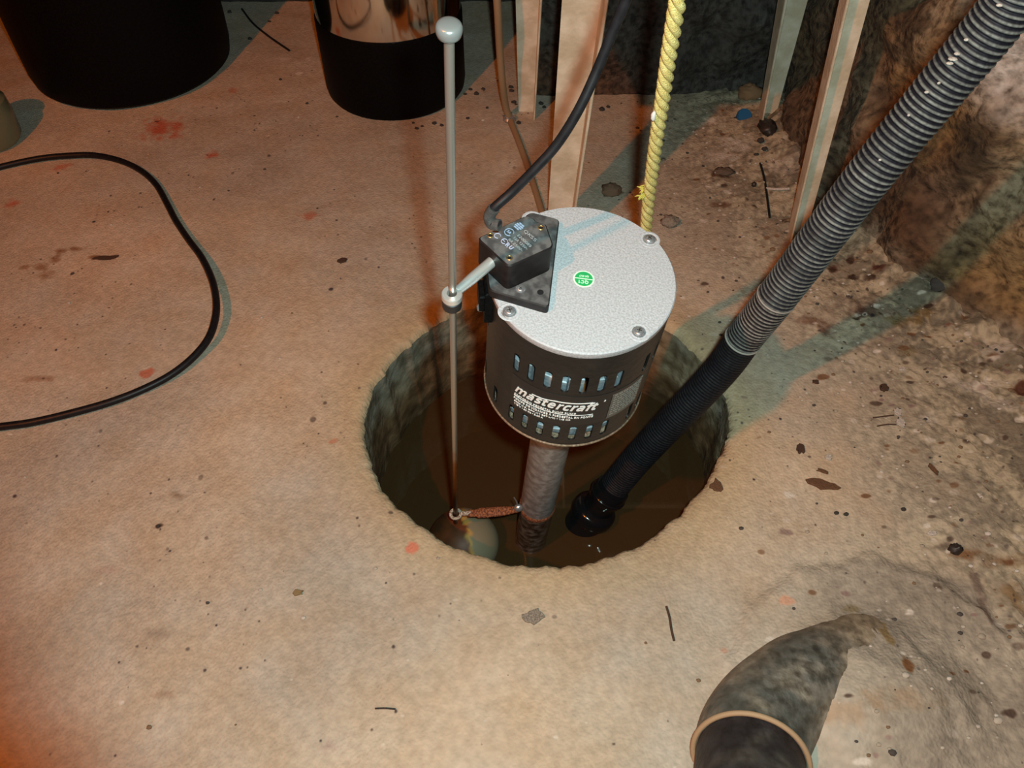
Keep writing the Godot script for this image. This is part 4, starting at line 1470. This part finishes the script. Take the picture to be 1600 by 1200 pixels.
	clod("mortar_lump", 1195, 215, Vector3(.014, .010, .022), M.iron, "black crumbling lump below the rear right table leg", "lump")
	clod("mortar_lump", 1130, 274, Vector3(.017, .006, .009), mat(lin(.10, .07, .05), .95), "low dark lump in the pale bloom right of the rope", "lump")
	clod("mortar_lump", 955, 302, Vector3(.016, .010, .013), mat(lin(.16, .09, .055), .9), "brown lump on the floor left of the rope", "lump")
	clod("mortar_lump", 1046, 352, Vector3(.014, .010, .010), M.pebble, "grey lump on the floor right of the rope's lower end", "lump")
	clod("mortar_lump", 1176, 296, Vector3(.004, .004, .004), M.iron, "tiny black lump beside the wire below the blue cap", "lump")
	clod("mortar_lump", 1455, 468, Vector3(.012, .010, .011), mat(lin(.07, .05, .045), .9), "dark lump where the hose's shadow meets the wall", "lump")
	clod("mortar_lump", 1513, 473, Vector3(.012, .012, .012), M.pebble, "round grey lump at the foot of the rubble wall", "lump")
	clod("mortar_lump", 1488, 864, Vector3(.007, .006, .006), M.iron, "small black lump on the edge of the mortar patch", "lump")
	# grit nobody could count
	var base := ArrayMesh.new()
	s = Soup.new()
	s.ball(Vector3.ONE, Vector3.ZERO, 7, 5, .4, noise(.02, FastNoiseLite.TYPE_SIMPLEX_SMOOTH, 2, 9))
	var gm := mat(Color.WHITE, .9)
	gm.vertex_color_use_as_albedo = true
	base = s.commit(base, gm)
	var mm := MultiMesh.new()
	mm.transform_format = MultiMesh.TRANSFORM_3D
	mm.use_colors = true
	mm.mesh = base
	var places := []
	var tries := 0
	while places.size() < 900 and tries < 60000:
		tries += 1
		var p := Vector2(rng.randf_range(-.75, .66), rng.randf_range(-1.38, -.18))
		var d := p - PIT
		if d.length() < rim(d.angle()) + .012: continue
		var near := 1.0 if p.x < .2 else wall_gap(p)
		if near < .015: continue
		if rng.randf() > (smoothstep(.42, .05, near) if p.x > .2 else .02): continue
		places.append(p)
	var crumbs := []
	for q in [[727, 148, 3.5], [735, 141, 4], [744, 148, 5], [755, 140, 4], [761, 169, 3], [731, 185, 4], [679, 193, 5], [690, 196, 4], [651, 202, 4], [660, 198, 3], [646, 193, 3], [798, 136, 5], [799, 142, 5], [803, 160, 5], [806, 163, 3], [810, 193, 5], [845, 163, 5], [850, 168, 4], [940, 172, 6], [950, 168, 4], [433, 22, 4], [421, 35, 3], [359, 20, 4], [391, 61, 4], [480, 162, 3], [438, 124, 3], [1185, 232, 7], [1192, 244, 6], [1200, 222, 6], [1188, 205, 7], [1180, 250, 5], [1148, 190, 4], [1307, 802, 5], [1322, 804, 5], [1410, 798, 5], [247, 823, 4], [1073, 243, 3], [1098, 262, 3]]:
		crumbs.append([spot(q[0], q[1]), q[2]])
	mm.instance_count = places.size() + crumbs.size()
	for i in places.size():
		var p: Vector2 = places[i]
		var r := rng.randf_range(.0006, .0022) * (1.0 if rng.randf() < .93 else 1.7)
		mm.set_instance_transform(i, Transform3D(Basis(Vector3.UP, rng.randf() * TAU).scaled(Vector3(r * 1.3, r * .7, r)), Vector3(p.x, floor_y(p) + r * .3, p.y)))
		var cl: Color = [Color(.42, .37, .31), Color(.06, .05, .045), Color(.18, .11, .06), Color(.33, .28, .22), Color(.50, .45, .40)][rng.randi() % 5]
		mm.set_instance_color(i, cl)
	for i in crumbs.size():
		var p: Vector3 = crumbs[i][0]
		var r: float = crumbs[i][1] * (p - EYE).length() / FOCAL * .62
		mm.set_instance_transform(places.size() + i, Transform3D(Basis(Vector3.UP, rng.randf() * TAU).scaled(Vector3(r * 1.3, r * .8, r)), Vector3(p.x, floor_y(Vector2(p.x, p.z)) + r * .3, p.z)))
		mm.set_instance_color(places.size() + i, Color(.035, .028, .024))
	var mi := MultiMeshInstance3D.new()
	mi.name = "grit"
	mi.multimesh = mm
	add_child(mi)
	tag(mi, "loose grit and crumbs strewn over the floor by the rubble wall", "grit", "", "stuff")
